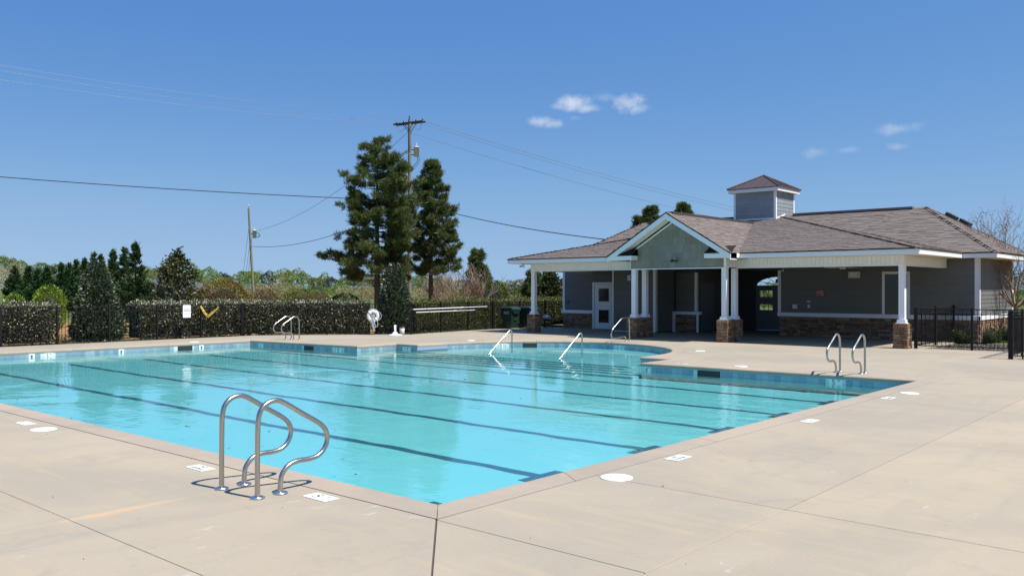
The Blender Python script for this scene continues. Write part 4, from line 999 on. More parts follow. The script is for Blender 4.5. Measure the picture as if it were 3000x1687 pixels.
# life ring on the slanting fence
fd = Vector((-27.55 + 32.30, 25.0 - 19.97, 0)).normalized(); fn = Vector((fd.y, -fd.x, 0))
lr = tag(abs_empty('life_ring', (-28.62 + fn.x * 0.09, 23.87 + fn.y * 0.09, 0.79)), 'white life ring with tangled rope hanging on the black fence', 'life ring')
cB = Vector(lr.location); up3 = Vector((0, 0, 1))
def ringpt(a, R_, off=0.0): return cB + (fd * math.cos(a) + up3 * math.sin(a)) * R_ + fn * off
tor = MB(); nn, mm = 40, 12; vs = []; fs = []
for i in range(nn):
    a = 2 * math.pi * i / nn; ctr = ringpt(a, 0.19); rad = (fd * math.cos(a) + up3 * math.sin(a))
    for j in range(mm):
        b_ = 2 * math.pi * j / mm; vs.append(ctr + rad * math.cos(b_) * 0.072 + fn * math.sin(b_) * 0.05)
for i in range(nn):
    for j in range(mm): fs.append((i*mm + j, ((i+1) % nn)*mm + j, ((i+1) % nn)*mm + (j+1) % mm, i*mm + (j+1) % mm))
tor.add(vs, fs, True); tor.build('ring', MATS['ring_white'], lr)
for a in (45, 135, 225, 315):
    q = MB(); rad = (fd * math.cos(R(a)) + up3 * math.sin(R(a))); tg_ = rad.cross(fn)
    q.tube([ringpt(R(a), 0.19) + (rad * math.cos(b_) * 0.079 + fn * math.sin(b_) * 0.057) for b_ in [2 * math.pi * j / 12 for j in range(13)]], 0.018, 6); q.build('rope_cleat', MATS['ring_white'], lr)
ropes = MB(); rr = random.Random(4)
ropes.tube(smooth([ringpt(R(45), 0.27), ringpt(R(20), 0.33), ringpt(R(-10), 0.34), ringpt(R(-45), 0.27)]), 0.009, 6)
ropes.tube(smooth([ringpt(R(135), 0.27), ringpt(R(110), 0.31), ringpt(R(70), 0.30), ringpt(R(45), 0.27)]), 0.009, 6)
for k in range(9):
    x0 = rr.uniform(-0.07, 0.07); L_ = rr.uniform(0.35, 0.78)
    pts = [cB + fn * rr.uniform(0.05, 0.09) + fd * (x0 + rr.uniform(-0.05, 0.05)) + up3 * (0.05 - L_ * f + rr.uniform(-0.02, 0.02)) for f in (0, 0.25, 0.5, 0.75, 1.0)]
    ropes.tube(smooth(pts), 0.010, 6)
ropes.tube(smooth([ringpt(R(-45), 0.26, 0.06), cB + fd * 0.19 - up3 * 0.42 + fn * 0.07, cB + fd * 0.05 - up3 * 0.47 + fn * 0.07]), 0.009, 6)
ropes.build('rope', MATS['rope_white'], lr)
MB().tube([cB + up3 * 0.24 + fn * 0.0, cB + up3 * 0.42 + fd * 0.03 - fn * 0.02], 0.008, 6).build('hook', MATS['flange_steel'], lr)
# pool poles
def pole_at(y): f = (y - 25.07) / (31.2 - 25.07); return -27.55 - 0.90 * f + 0.075
def pool_pole(y0, y1, z0, z1, label, r0, joint):
    e = tag(abs_empty('pool_pole', (pole_at(y0), y0, z0)), label, 'pole', 'telescopic pool poles hung on the fence')
    ym = y0 + (y1 - y0) * 0.62; zm = z0 + (z1 - z0) * 0.62
    MB().tube([(pole_at(y0), y0, z0), (pole_at(ym), ym, zm)], r0, 10).build('outer_tube', MATS['white_paint'], e)
    MB().tube([(pole_at(ym), ym, zm), (pole_at(y1), y1, z1)], r0 * 0.75, 10).build('inner_tube', MATS['white_paint'], e)
    for dy in (0.0, 0.1): MB().tube([(pole_at(ym + dy), ym + dy, zm), (pole_at(ym + dy + 0.06), ym + dy + 0.06, zm + 0.002)], r0 * 1.5, 10).build('clamp', MATS['white_paint'], e)
    for y in (y0 + 0.9, y1 - 0.8): MB().tube([(pole_at(y) - 0.09, y, z0 - 0.05), (pole_at(y) + 0.0, y, z0 - 0.045), (pole_at(y) + 0.035, y, z0 + 0.02)], 0.008, 6).build('hanger', MATS['fence_black'], e)
    return e
p1_ = pool_pole(25.10, 30.60, 1.06, 1.09, 'upper white telescopic pool pole with clamp hung on the black fence', 0.021, True)
pool_pole(25.30, 29.60, 0.93, 0.94, 'lower white pool pole hung on the black fence, the shorter one', 0.019, False)
MB().box((-0.02, -0.14, -0.02), (0.02, 0.10, 0.02), Matrix.Translation((-27.47, 24.93, 1.03)) @ Matrix.Rotation(R(40), 4, 'X')).build('brush_head', MATS['plastic_dark'], p1_)
# umbrella base and bucket
u = tag(abs_empty('umbrella_base', (-27.32, 23.95, 0)), 'white round parasol base with a short stub standing on the deck', 'parasol base')
uc = Vector(u.location)
MB().lathe([(0.0, 0.0), (0.30, 0.0), (0.30, 0.035), (0.20, 0.06), (0.11, 0.075), (0.10, 0.13), (0.075, 0.145), (0.0, 0.145)], 30, uc).build('foot', MATS['white_paint'], u)
MB().lathe([(0.045, 0.14), (0.045, 0.44), (0.036, 0.44), (0.036, 0.15)], 18, uc).build('tube', MATS['white_paint'], u)
MB().tube([uc + Vector((0.04, 0, 0.40)), uc + Vector((0.09, 0.0, 0.40))], 0.012, 8).build('knob', MATS['white_paint'], u)
bk = tag(abs_empty('bucket', (-27.55, 24.55, 0)), 'small grey bucket with a dark lid beside the white parasol base', 'bucket'); bc = Vector(bk.location)
MB().lathe([(0.0, 0.0), (0.10, 0.0), (0.115, 0.30), (0.0, 0.30)], 24, bc).build('pail', MATS['plastic_white'], bk)
MB().lathe([(0.0, 0.301), (0.125, 0.301), (0.125, 0.345), (0.0, 0.36)], 24, bc).build('lid', MATS['plastic_dark'], bk)
for a in range(4): MB().box((-0.006, 0.112, 0.04), (0.006, 0.122, 0.30), Matrix.Translation(bc) @ Matrix.Rotation(R(90 * a + 200), 4, 'Z')).build('rib', MATS['fence_black'], bk)
# sign, tape, red-hooded box
sgn = tag(abs_empty('notice_sign', (-32.22, 17.44, 0.85)), 'white notice board with rounded corners hung on the black fence', 'sign')
def rrect(w, h, r, k=5):
    return [(cx_ + r * math.cos(R(a)), cy_ + r * math.sin(R(a))) for cx_, cy_, a0 in ((w/2 - r, h/2 - r, 0), (-w/2 + r, h/2 - r, 90), (-w/2 + r, -h/2 + r, 180), (w/2 - r, -h/2 + r, 270)) for a in [a0 + 90 * i / k for i in range(k + 1)]]
b = MB(); b.prism(rrect(0.33, 0.50, 0.03), -0.004, 0.004); M_ = Matrix.Translation((-32.25, 17.44, 1.05)) @ Matrix.Rotation(R(90), 4, 'Z') @ Matrix.Rotation(R(90), 4, 'X') ; b.v = [tuple(M_ @ Vector(p)) for p in b.v]; b.build('board', MATS['white_paint'], sgn)
plain('ink_grey', (0.30, 0.30, 0.32), 0.7)
for z, w, m_, th in ((1.235, 0.2, 'ink_grey', 0.006), (1.205, 0.24, 'ink_grey', 0.006), (1.11, 0.25, 'ink_black', 0.022), (1.055, 0.26, 'ink_black', 0.018), (0.99, 0.24, 'ink_grey', 0.006), (0.96, 0.26, 'ink_grey', 0.006), (0.93, 0.22, 'ink_grey', 0.006), (0.88, 0.25, 'ink_grey', 0.006)):
    q = MB(); y = 17.44 - w / 2
    while y < 17.44 + w / 2 - 0.01:
        l_ = random.uniform(0.02, 0.06); q.box((-32.2455, y, z), (-32.245, min(y + l_, 17.44 + w / 2), z + th)); y += l_ + 0.012
    tag(q.build('print_line', MATS[m_], sgn), kind='stuff')
tp_ = tag(abs_empty('caution_tape', (-32.25, 18.35, 0.8)), 'torn yellow tape sagging from the black fence near the notice board', 'tape')
q = MB(); rr = random.Random(2)
def ribbon(path, w0, w1, m):
    P = [Vector(p) for p in path]; vs = []
    for i, p in enumerate(P):
        w = w0 + (w1 - w0) * i / (len(P) - 1) + rr.uniform(-0.012, 0.02); t_ = (P[min(i + 1, len(P) - 1)] - P[max(i - 1, 0)]).normalized(); nn_ = Vector((1, 0, 0)).cross(t_)
        for s, xo in ((-1, 0), (1, rr.uniform(-0.02, 0.02))): vs += [p + nn_ * w * s / 2 + Vector((xo, 0, 0)), p + nn_ * w * s / 2 + Vector((xo - 0.004, 0, 0))]
    for i in range(len(P) - 1):
        a = 4 * i; m.add([vs[a], vs[a + 2], vs[a + 6], vs[a + 4]], [(0, 1, 2, 3)]); m.add([vs[a + 1], vs[a + 3], vs[a + 7], vs[a + 5]], [(3, 2, 1, 0)])
ribbon(smooth([(-32.24, 18.02, 1.27), (-32.20, 18.10, 1.10), (-32.19, 18.20, 0.95), (-32.21, 18.33, 0.83)], 5), 0.07, 0.12, q); q.build('tape_strip', MATS['tape_yellow'], tp_)
q = MB(); ribbon(smooth([(-32.21, 18.30, 0.82), (-32.19, 18.45, 0.93), (-32.2, 18.62, 1.05), (-32.24, 18.82, 1.20)], 5), 0.12, 0.035, q); q.build('tape_strip', MATS['tape_yellow'], tp_)
rb_ = tag(abs_empty('hooded_box', (-29.0, 28.1, 0)), 'small dark box with a red hood on a post just behind the fence poles', 'equipment box')
MB().box((-29.17, 27.78, 0.85), (-28.87, 28.38, 1.06)).build('box', MATS['plastic_dark'], rb_)
b = MB(); b.add([(-29.22, 27.66, 1.062), (-28.82, 27.66, 1.062), (-28.82, 28.5, 1.062), (-29.22, 28.5, 1.062), (-29.12, 27.86, 1.20), (-28.92, 27.86, 1.20), (-28.92, 28.3, 1.20), (-29.12, 28.3, 1.20)], [(3, 2, 1, 0), (4, 5, 6, 7), (0, 1, 5, 4), (1, 2, 6, 5), (2, 3, 7, 6), (3, 0, 4, 7)]); b.build('hood', MATS['hood_red'], rb_)
MB().box((-29.05, 28.04, -0.1), (-28.99, 28.10, 0.85)).build('post', MATS['black_iron'], rb_)
# trash carts
def cart(x, y, label, lettered):
    """front towards +X, width along Y"""
    c = tag(abs_empty('trash_cart', (x, y, 0)), label, 'trash cart', 'dark green wheeled trash carts by the porch'); B = Vector(c.location)
    b = MB(); lo = [(-0.28, -0.24), (0.26, -0.24), (0.26, 0.24), (-0.28, 0.24)]; hi = [(-0.40, -0.30), (0.34, -0.30), (0.34, 0.30), (-0.40, 0.30)]
    b.add([B + Vector((p[0], p[1], 0.04)) for p in lo] + [B + Vector((p[0], p[1], 0.98)) for p in hi], [(3, 2, 1, 0), (0, 1, 5, 4), (1, 2, 6, 5), (2, 3, 7, 6), (3, 0, 4, 7), (4, 5, 6, 7)]); b.build('body', MATS['cart_green'], c, 0.03)
    MB().box(B + Vector((-0.42, -0.325, 0.965)), B + Vector((0.37, 0.325, 0.995))).build('rim', MATS['cart_green'], c, 0.01)
    l = MB(); l.add([B + Vector(p) for p in ((-0.43, -0.33, 1.0), (0.36, -0.33, 1.0), (0.40, -0.33, 0.96), (0.40, 0.33, 0.96), (0.36, 0.33, 1.0), (-0.43, 0.33, 1.0), (-0.36, -0.28, 1.07), (0.24, -0.27, 1.07), (0.24, 0.27, 1.07), (-0.36, 0.28, 1.07))], [(0, 1, 7, 6), (1, 4, 8, 7), (1, 2, 3, 4), (4, 5, 9, 8), (5, 0, 6, 9), (6, 7, 8, 9), (5, 4, 1, 0)]); l.build('lid', MATS['cart_green'], c, 0.012)
    f = MB(); f.add([B + Vector(p) for p in ((0.405, -0.31, 0.955), (0.405, 0.31, 0.955), (0.375, 0.17, 0.72), (0.375, -0.17, 0.72), (0.33, -0.31, 0.955), (0.33, 0.31, 0.955), (0.31, 0.17, 0.72), (0.31, -0.17, 0.72))], [(0, 1, 2, 3), (0, 3, 7, 4), (1, 5, 6, 2), (3, 2, 6, 7)]); f.build('front_apron', MATS['cart_green'], c)
    MB().tube([B + Vector((-0.44, -0.28, 0.94)), B + Vector((-0.50, -0.28, 0.97)), B + Vector((-0.50, 0.28, 0.97)), B + Vector((-0.44, 0.28, 0.94))], 0.018, 8).build('handle', MATS['cart_green'], c)
    MB().tube([B + Vector((0.335, -0.10, 0.46)), B + Vector((0.335, 0.10, 0.46))], 0.014, 8).build('grab_bar', MATS['flange_steel'], c)
    for s in (-1, 1):
        w = MB().tube([B + Vector((-0.30, s * 0.26, 0.13)), B + Vector((-0.30, s * 0.31, 0.13))], 0.13, 20).build('wheel', MATS['plastic_dark'], c)
    if lettered:
        for z in (0.80, 0.725):
            q = MB(); x_ = -0.17
            while x_ < 0.15:
                l_ = random.uniform(0.012, 0.03); q.box(B + Vector((x_, -0.300, z)), B + Vector((x_ + l_, -0.292, z + 0.038))); x_ += l_ + 0.01
            tag(q.build('print_line', MATS['ink_pale'], c), kind='stuff')
plain('ink_pale', (0.45, 0.47, 0.46), 0.6)
cart(-27.80, 31.75, 'dark green wheeled trash cart with pale print, the one nearer the pool poles', True)
cart(-27.50, 32.75, 'dark green wheeled trash cart next to the black chair, the one nearer the porch column', False)
# black chair with a white towel
ch = tag(abs_empty('patio_chair', (-26.95, 33.35, 0)), 'black metal patio chair standing behind the first porch column', 'chair'); B = Vector(ch.location)
MB().box(B + Vector((-0.25, -0.25, 0.40)), B + Vector((0.25, 0.25, 0.43))).build('seat', MATS['black_iron'], ch)
for k in range(7): MB().tube([B + Vector((-0.24 - 0.05, -0.24 + 0.08 * k, 0.43)), B + Vector((-0.36, -0.24 + 0.08 * k, 0.90))], 0.014, 6).build('back_slat', MATS['black_iron'], ch)
MB().tube([B + Vector((-0.28, -0.27, 0.42)), B + Vector((-0.37, -0.27, 0.94)), B + Vector((-0.37, 0.27, 0.94)), B + Vector((-0.28, 0.27, 0.42))], 0.018, 8).build('back_frame', MATS['black_iron'], ch)
for sx in (-1, 1):
    for sy in (-1, 1): MB().tube([B + Vector((0.23 * sx, 0.23 * sy, 0.42)), B + Vector((0.27 * sx, 0.27 * sy, 0.0))], 0.016, 8).build('leg', MATS['black_iron'], ch)
for sy in (-1, 1): MB().tube([B + Vector((-0.32, 0.27 * sy, 0.66)), B + Vector((0.2, 0.29 * sy, 0.66)), B + Vector((0.24, 0.25 * sy, 0.42))], 0.016, 8).build('armrest', MATS['black_iron'], ch)
tw = MB(); rr = random.Random(9); nu, nv = 12, 9; vs = []; fs = []
for i in range(nu):
    for j in range(nv):
        a = 2 * math.pi * i / nu; e = -math.pi / 2 + math.pi * j / (nv - 1); k_ = 1 + 0.3 * math.sin(3 * a + 2 * e) + rr.uniform(-0.12, 0.12)
        vs.append(B + Vector((0.05 + 0.16 * k_ * math.cos(e) * math.cos(a), 0.05 + 0.2 * k_ * math.cos(e) * math.sin(a), 0.545 + 0.115 * math.sin(e))))
for i in range(nu):
    for j in range(nv - 1): fs.append((i*nv + j, ((i+1) % nu)*nv + j, ((i+1) % nu)*nv + j + 1, i*nv + j + 1))
tw.add(vs, fs, True); tag(tw.build('towel', MATS['white_paint']), 'crumpled white towel lying on the black patio chair', 'towel')

# ------------------------------------------------------------------ utility poles and wires
t = NT('pole_wood'); v = t.coord('Object'); f = t.noise(t.mapping(v, (8, 8, 0.6)), 2, 5, 0.7)
t.principled(t.mix(f, (0.16, 0.13, 0.10), (0.27, 0.235, 0.19)), 0.9, 0, t.bump(f, 0.5, 0.02), 0.2)
plain('arm_wood', (0.09, 0.075, 0.062), 0.9); plain('transformer_grey', (0.66, 0.68, 0.70), 0.45); plain('insulator', (0.05, 0.05, 0.055), 0.4); plain('wire_black', (0.02, 0.02, 0.022), 0.6); plain('wire_bare', (0.26, 0.28, 0.32), 0.5, 0.6)
def pt(d, lat, z):   # distance ahead along the street axis of the site, metres to the side, height
    a = R(41.11); return Vector((-math.sin(a) * d + math.cos(a) * lat, math.cos(a) * d + math.sin(a) * lat, z))
pA = pt(66.0, -7.78, 0)
poA = tag(abs_empty('utility_pole', (pA.x, pA.y, -0.2)), 'tall wooden utility pole with double crossarm rising behind the pines', 'utility pole', 'wooden utility poles')
zt = 14.75
MB().tube([pA + Vector((0, 0, -0.3)), pA + Vector((0.02, 0, zt))], [0.16, 0.115], 14).build('shaft', MATS['pole_wood'], poA)
ad = (pt(65.3, -6.60, 0) - pt(66.7, -8.95, 0)).normalized()
for s in (-1, 1):
    o_ = Vector((ad.y, -ad.x, 0)) * 0.17 * s
    M_ = Matrix.Translation(pA + o_ + Vector((0.0, 0, zt - 0.28))) @ Matrix.Rotation(math.atan2(ad.y, ad.x), 4, 'Z')
    MB().box((-1.38, -0.05, -0.06), (1.38, 0.05, 0.06), M_).build('crossarm', MATS['arm_wood'], poA)
    for e in (-1, 1): MB().tube([pA + o_ + ad * 0.55 * e + Vector((0, 0, zt - 0.30)), pA + o_ * 0.8 + Vector((0, 0, zt - 0.95))], 0.025, 6).build('arm_brace', MATS['arm_wood'], poA)
INS = []
for e in (-1.25, -0.55, 0.6, 1.25):
    p = pA + ad * e + Vector((0, 0, zt - 0.22)); INS.append(p)
    MB().lathe([(0.0, 0.0), (0.05, 0.0), (0.035, 0.05), (0.06, 0.07), (0.035, 0.1), (0.05, 0.13), (0.02, 0.17), (0, 0.17)], 10, p).build('insulator', MATS['insulator'], poA)
MB().tube([pA + Vector((0, 0, zt - 0.1)), pA + Vector((0, 0, zt + 0.28))], [0.06, 0.04], 8).build('pole_top_pin', MATS['insulator'], poA)
def transformer(parent, c, r, h):
    o = MB().lathe([(0.0, 0), (r, 0), (r, h), (r * 1.08, h), (r * 1.08, h + 0.04), (r * 0.5, h + 0.09), (0, h + 0.10)], 18, c).build('transformer', MATS['transformer_grey'], parent)
    MB().lathe([(0.0, 0), (0.05, 0), (0.03, 0.08), (0.055, 0.11), (0.03, 0.16), (0.045, 0.2), (0.0, 0.28)], 10, c + Vector((0, 0, h + 0.08))).build('bushing', MATS['transformer_grey'], o)
    return o
ta = pA + Vector((0.40, 0.35, zt - 2.80)); transformer(poA, ta, 0.21, 0.68)
for z in (0.12, 0.5): MB().tube([pA + Vector((0.0, 0.0, zt - 2.80 + z)), ta + Vector((0, 0, z))], 0.035, 6).build('bracket', MATS['arm_wood'], poA)
for k, (q, dz) in enumerate(((0.1, 0.9), (0.2, 1.0), (0.35, 1.15))): MB().tube(smooth([ta + Vector((q * 0.4, q * 0.4, 0.0)), ta + Vector((q * 0.4, q * 0.4, -dz * 0.4)), pA + Vector((0.13, 0.1, zt - 2.8 - dz))]), 0.014, 5).build('lead', MATS['wire_black'], poA)
for s in (-1, 1): MB().tube(smooth([pA + ad * 1.25 * s + Vector((0, 0, zt - 0.2)) + Vector((-0.2 * s, 0, 0)), pA + ad * 1.0 * s + Vector((0, 0, zt - 0.85)), pA + ad * 0.35 * s + Vector((0, 0, zt - 0.6))]), 0.014, 5).build('jumper', MATS['wire_bare'], poA)
pB = pt(95, -28.15, 0); dB = (pt(95, -28.75, 0) - pt(95, -28.15, 0))
poB = tag(abs_empty('utility_pole', (pB.x, pB.y, -0.2)), 'leaning wooden utility pole standing beyond the brown domed shrubs', 'utility pole', 'wooden utility poles')
zB = 10.65; tb = pB + dB + Vector((0, 0, zB))
def onB(z): return pB + dB * (z / zB) + Vector((0, 0, z))
MB().tube([onB(-0.3), onB(zB)], [0.165, 0.105], 14).build('shaft', MATS['pole_wood'], poB)
MB().lathe([(0.0, 0), (0.03, 0.0), (0.03, 0.3), (0.08, 0.32), (0.08, 0.40), (0.0, 0.44)], 10, onB(zB) + Vector((-0.1, 0.06, 0.0))).build('pole_top_pin', MATS['transformer_grey'], poB)
tq = onB(zB - 3.2) + Vector((0.36, 0.30, 0)); transformer(poB, tq, 0.22, 0.8)
MB().tube([onB(zB - 2.7), tq + Vector((0, 0, 0.45))], 0.05, 6).build('bracket', MATS['arm_wood'], poB)
for k in range(3): MB().tube(smooth([tq + Vector((0.15, 0.12, 0.6)), tq + Vector((0.45 + 0.08 * k, 0.35, 0.45 - 0.1 * k)), tq + Vector((0.2, 0.2, 0.05))]), 0.015, 5).build('lead', MATS['wire_black'], poB)
def wire(a, b, sag, r, label, mat='wire_bare', group='overhead wires', n=28):
    a, b = Vector(a), Vector(b); pts = [a.lerp(b, i / n) - Vector((0, 0, sag * 4 * (i / n) * (1 - i / n))) for i in range(n + 1)]
    return tag(MB().tube(pts, r, 5).build('power_line', MATS[mat]), label, 'wire', group)
def far_pt(px, py, d): return pt(d, (px - 1500) / 2550 * d, 1.95 + (845 - py) / 2550 * d)
wire(INS[0], far_pt(-420, 165, 46), 0.5, 0.0085, 'thin bare wire from the crossarm\'s left end, lowest of the left span')
wire(INS[1], far_pt(-420, 130, 44), 0.5, 0.0085, 'thin bare wire of the left span, between the other two')
wire(pA + Vector((0, 0, zt + 0.28)), far_pt(-420, 118, 45), 0.5, 0.0085, 'thin bare wire of the left span running to the pole\'s very top')
wire(INS[3], far_pt(2900, 700, 150), 2.6, 0.014, 'thin bare wire of the right span from the crossarm\'s right end')
wire(INS[2], far_pt(2900, 712, 150), 2.6, 0.014, 'thin bare wire of the right span, in the middle of three')
wire(pA + Vector((0, 0, zt - 1.0)), far_pt(2900, 728, 150), 2.9, 0.014, 'thin bare wire of the right span, the lowest of three')
wire(pA + Vector((-0.1, 0, zt - 0.9)), onB(zB - 2.5) + Vector((0.3, 0.2, 0)), 1.3, 0.016, 'thin wire slanting down from the tall pole to the leaning pole\'s transformer')
wire(pA + Vector((-0.1, 0, 8.5)), onB(zB - 4.1), 1.1, 0.024, 'black cable sagging low between the pines and the leaning pole', 'wire_black')
wire(far_pt(-300, 493, 60), pA + Vector((0, 0, 8.6)), 0.25, 0.030, 'thick black cable from the photo\'s left border into the pines', 'wire_black')
wire(pA + Vector((0, 0, 8.6)), far_pt(1815, 706, 46), 0.35, 0.026, 'thick black cable from the pines down to the pool house roof', 'wire_black')
for k, (z, px) in enumerate(((zB - 1.6, 700), (zB - 3.4, 707), (zB - 4.3, 719))):
    g0 = onB(z); g1 = far_pt(px, 846, 95); wire(g0, (g1.x, g1.y, -0.1), 0.0, 0.016, ('thin guy wire of the leaning pole, the outermost of three', 'thin guy wire of the leaning pole, the middle of three', 'thin guy wire of the leaning pole, the innermost of three')[k], 'wire_black', 'guy wires of the leaning pole')
# ------------------------------------------------------------------ plants
def leafmat(name, stops, rough=0.5, trans=0.25, spec=0.4):
    t = NT(name); r_ = t.n('ShaderNodeNewGeometry').outputs['Random Per Island']
    c = t.ramp(r_, stops); p = t.principled(c, rough, 0, None, spec)
    if trans:
        tl = t.n('ShaderNodeBsdfTranslucent'); t.l(c, tl.inputs[0]); m = t.n('ShaderNodeMixShader'); m.inputs[0].default_value = trans
        t.l(p.outputs[0], m.inputs[1]); t.l(tl.outputs[0], m.inputs[2]); t.l(m.outputs[0], t.out.inputs[0])
leafmat('hedge_leaf', [(0, (0.025, 0.034, 0.014)), (0.4, (0.07, 0.08, 0.035)), (0.62, (0.17, 0.17, 0.095)), (0.82, (0.44, 0.42, 0.28)), (1, (0.66, 0.63, 0.45))], 0.45, 0.12)  # pale stops: variegated leaves, with leaf glints painted in as well
leafmat('holly_leaf', [(0, (0.016, 0.034, 0.013)), (0.45, (0.045, 0.078, 0.032)), (0.75, (0.12, 0.155, 0.08)), (1, (0.30, 0.33, 0.21))], 0.32, 0.15, 0.6)  # palest stop paints the glint of glossy leaves into the colour
leafmat('cypress_spray', [(0, (0.016, 0.044, 0.014)), (0.6, (0.042, 0.09, 0.026)), (1, (0.085, 0.15, 0.045))], 0.6, 0.15)
leafmat('magnolia_leaf', [(0, (0.02, 0.036, 0.011)), (0.5, (0.05, 0.075, 0.022)), (0.8, (0.085, 0.10, 0.032)), (1, (0.11, 0.08, 0.032))], 0.45, 0.1, 0.4)
leafmat('olive_leaf', [(0, (0.09, 0.07, 0.014)), (0.5, (0.20, 0.15, 0.026)), (0.85, (0.28, 0.20, 0.035)), (1, (0.30, 0.13, 0.035))], 0.55, 0.2)
leafmat('brown_leaf', [(0, (0.11, 0.08, 0.04)), (0.5, (0.21, 0.15, 0.07)), (1, (0.28, 0.14, 0.05))], 0.6, 0.2)
leafmat('green_leaf', [(0, (0.07, 0.08, 0.015)), (0.5, (0.16, 0.17, 0.03)), (1, (0.27, 0.26, 0.055))], 0.5, 0.25)
leafmat('lime_leaf', [(0, (0.10, 0.17, 0.014)), (0.5, (0.19, 0.29, 0.022)), (1, (0.30, 0.40, 0.04))], 0.5, 0.35)
leafmat('azalea_leaf', [(0, (0.05, 0.062, 0.018)), (0.5, (0.12, 0.145, 0.032)), (0.85, (0.22, 0.23, 0.06)), (1, (0.2, 0.13, 0.05))], 0.5, 0.25)
leafmat('box_leaf', [(0, (0.02, 0.04, 0.010)), (0.6, (0.05, 0.09, 0.02)), (1, (0.10, 0.14, 0.035))], 0.4, 0.25)
leafmat('pine_needle', [(0, (0.036, 0.07, 0.018)), (0.5, (0.09, 0.13, 0.032)), (0.85, (0.155, 0.178, 0.045)), (1, (0.20, 0.165, 0.05))], 0.5, 0.3)
plain('bark', (0.085, 0.06, 0.045), 0.95, var=0.3, nscale=9, bump=0.8, bscale=14)
plain('pale_bark', (0.25, 0.18, 0.13), 0.8, var=0.25, nscale=7)
plain('shade_core', (0.016, 0.018, 0.010), 0.95)  # near-black colour stands in for the shade deep inside the foliage
plain('seed_brown', (0.045, 0.035, 0.028), 0.9)
def nrm(a): return a / np.maximum(np.linalg.norm(a, axis=1, keepdims=True), 1e-9)
def leaf_arrays(pos, axis, L, W, flat=None, rng=RNG):
    """rhombic leaves: base points, growth axes, lengths, widths"""
    n = len(pos); axis = nrm(axis); rv = rng.normal(size=(n, 3))
    if flat is not None: rv = rv * 0.6 + flat
    side = nrm(np.cross(axis, rv)); L = np.broadcast_to(L, (n,))[:, None]; W = np.broadcast_to(W, (n,))[:, None]
    nr = np.cross(side, axis)
    v = np.empty((n, 4, 3)); v[:, 0] = pos; v[:, 1] = pos + axis * L * 0.45 + side * W * 0.5 + nr * L * 0.06; v[:, 2] = pos + axis * L; v[:, 3] = pos + axis * L * 0.45 - side * W * 0.5 + nr * L * 0.06
    return v.reshape(-1, 3), np.arange(4 * n).reshape(n, 4)
def leaves(name, pos, axis, L, W, mat, parent, flat=None):
    v, q = leaf_arrays(np.asarray(pos), np.asarray(axis), L, W, flat)
    return np_mesh(name, v, q, MATS[mat], parent)
def site(px, d, z=-0.10):
    p = pt(d, (px - 1500) / 2550 * d, z); return p
def height(py, d): return 1.95 + (845 - py) / 2550 * d
def thing_at(name, p, label, cat, group=None):
    return tag(abs_empty(name, tuple(p)), label, cat, group)

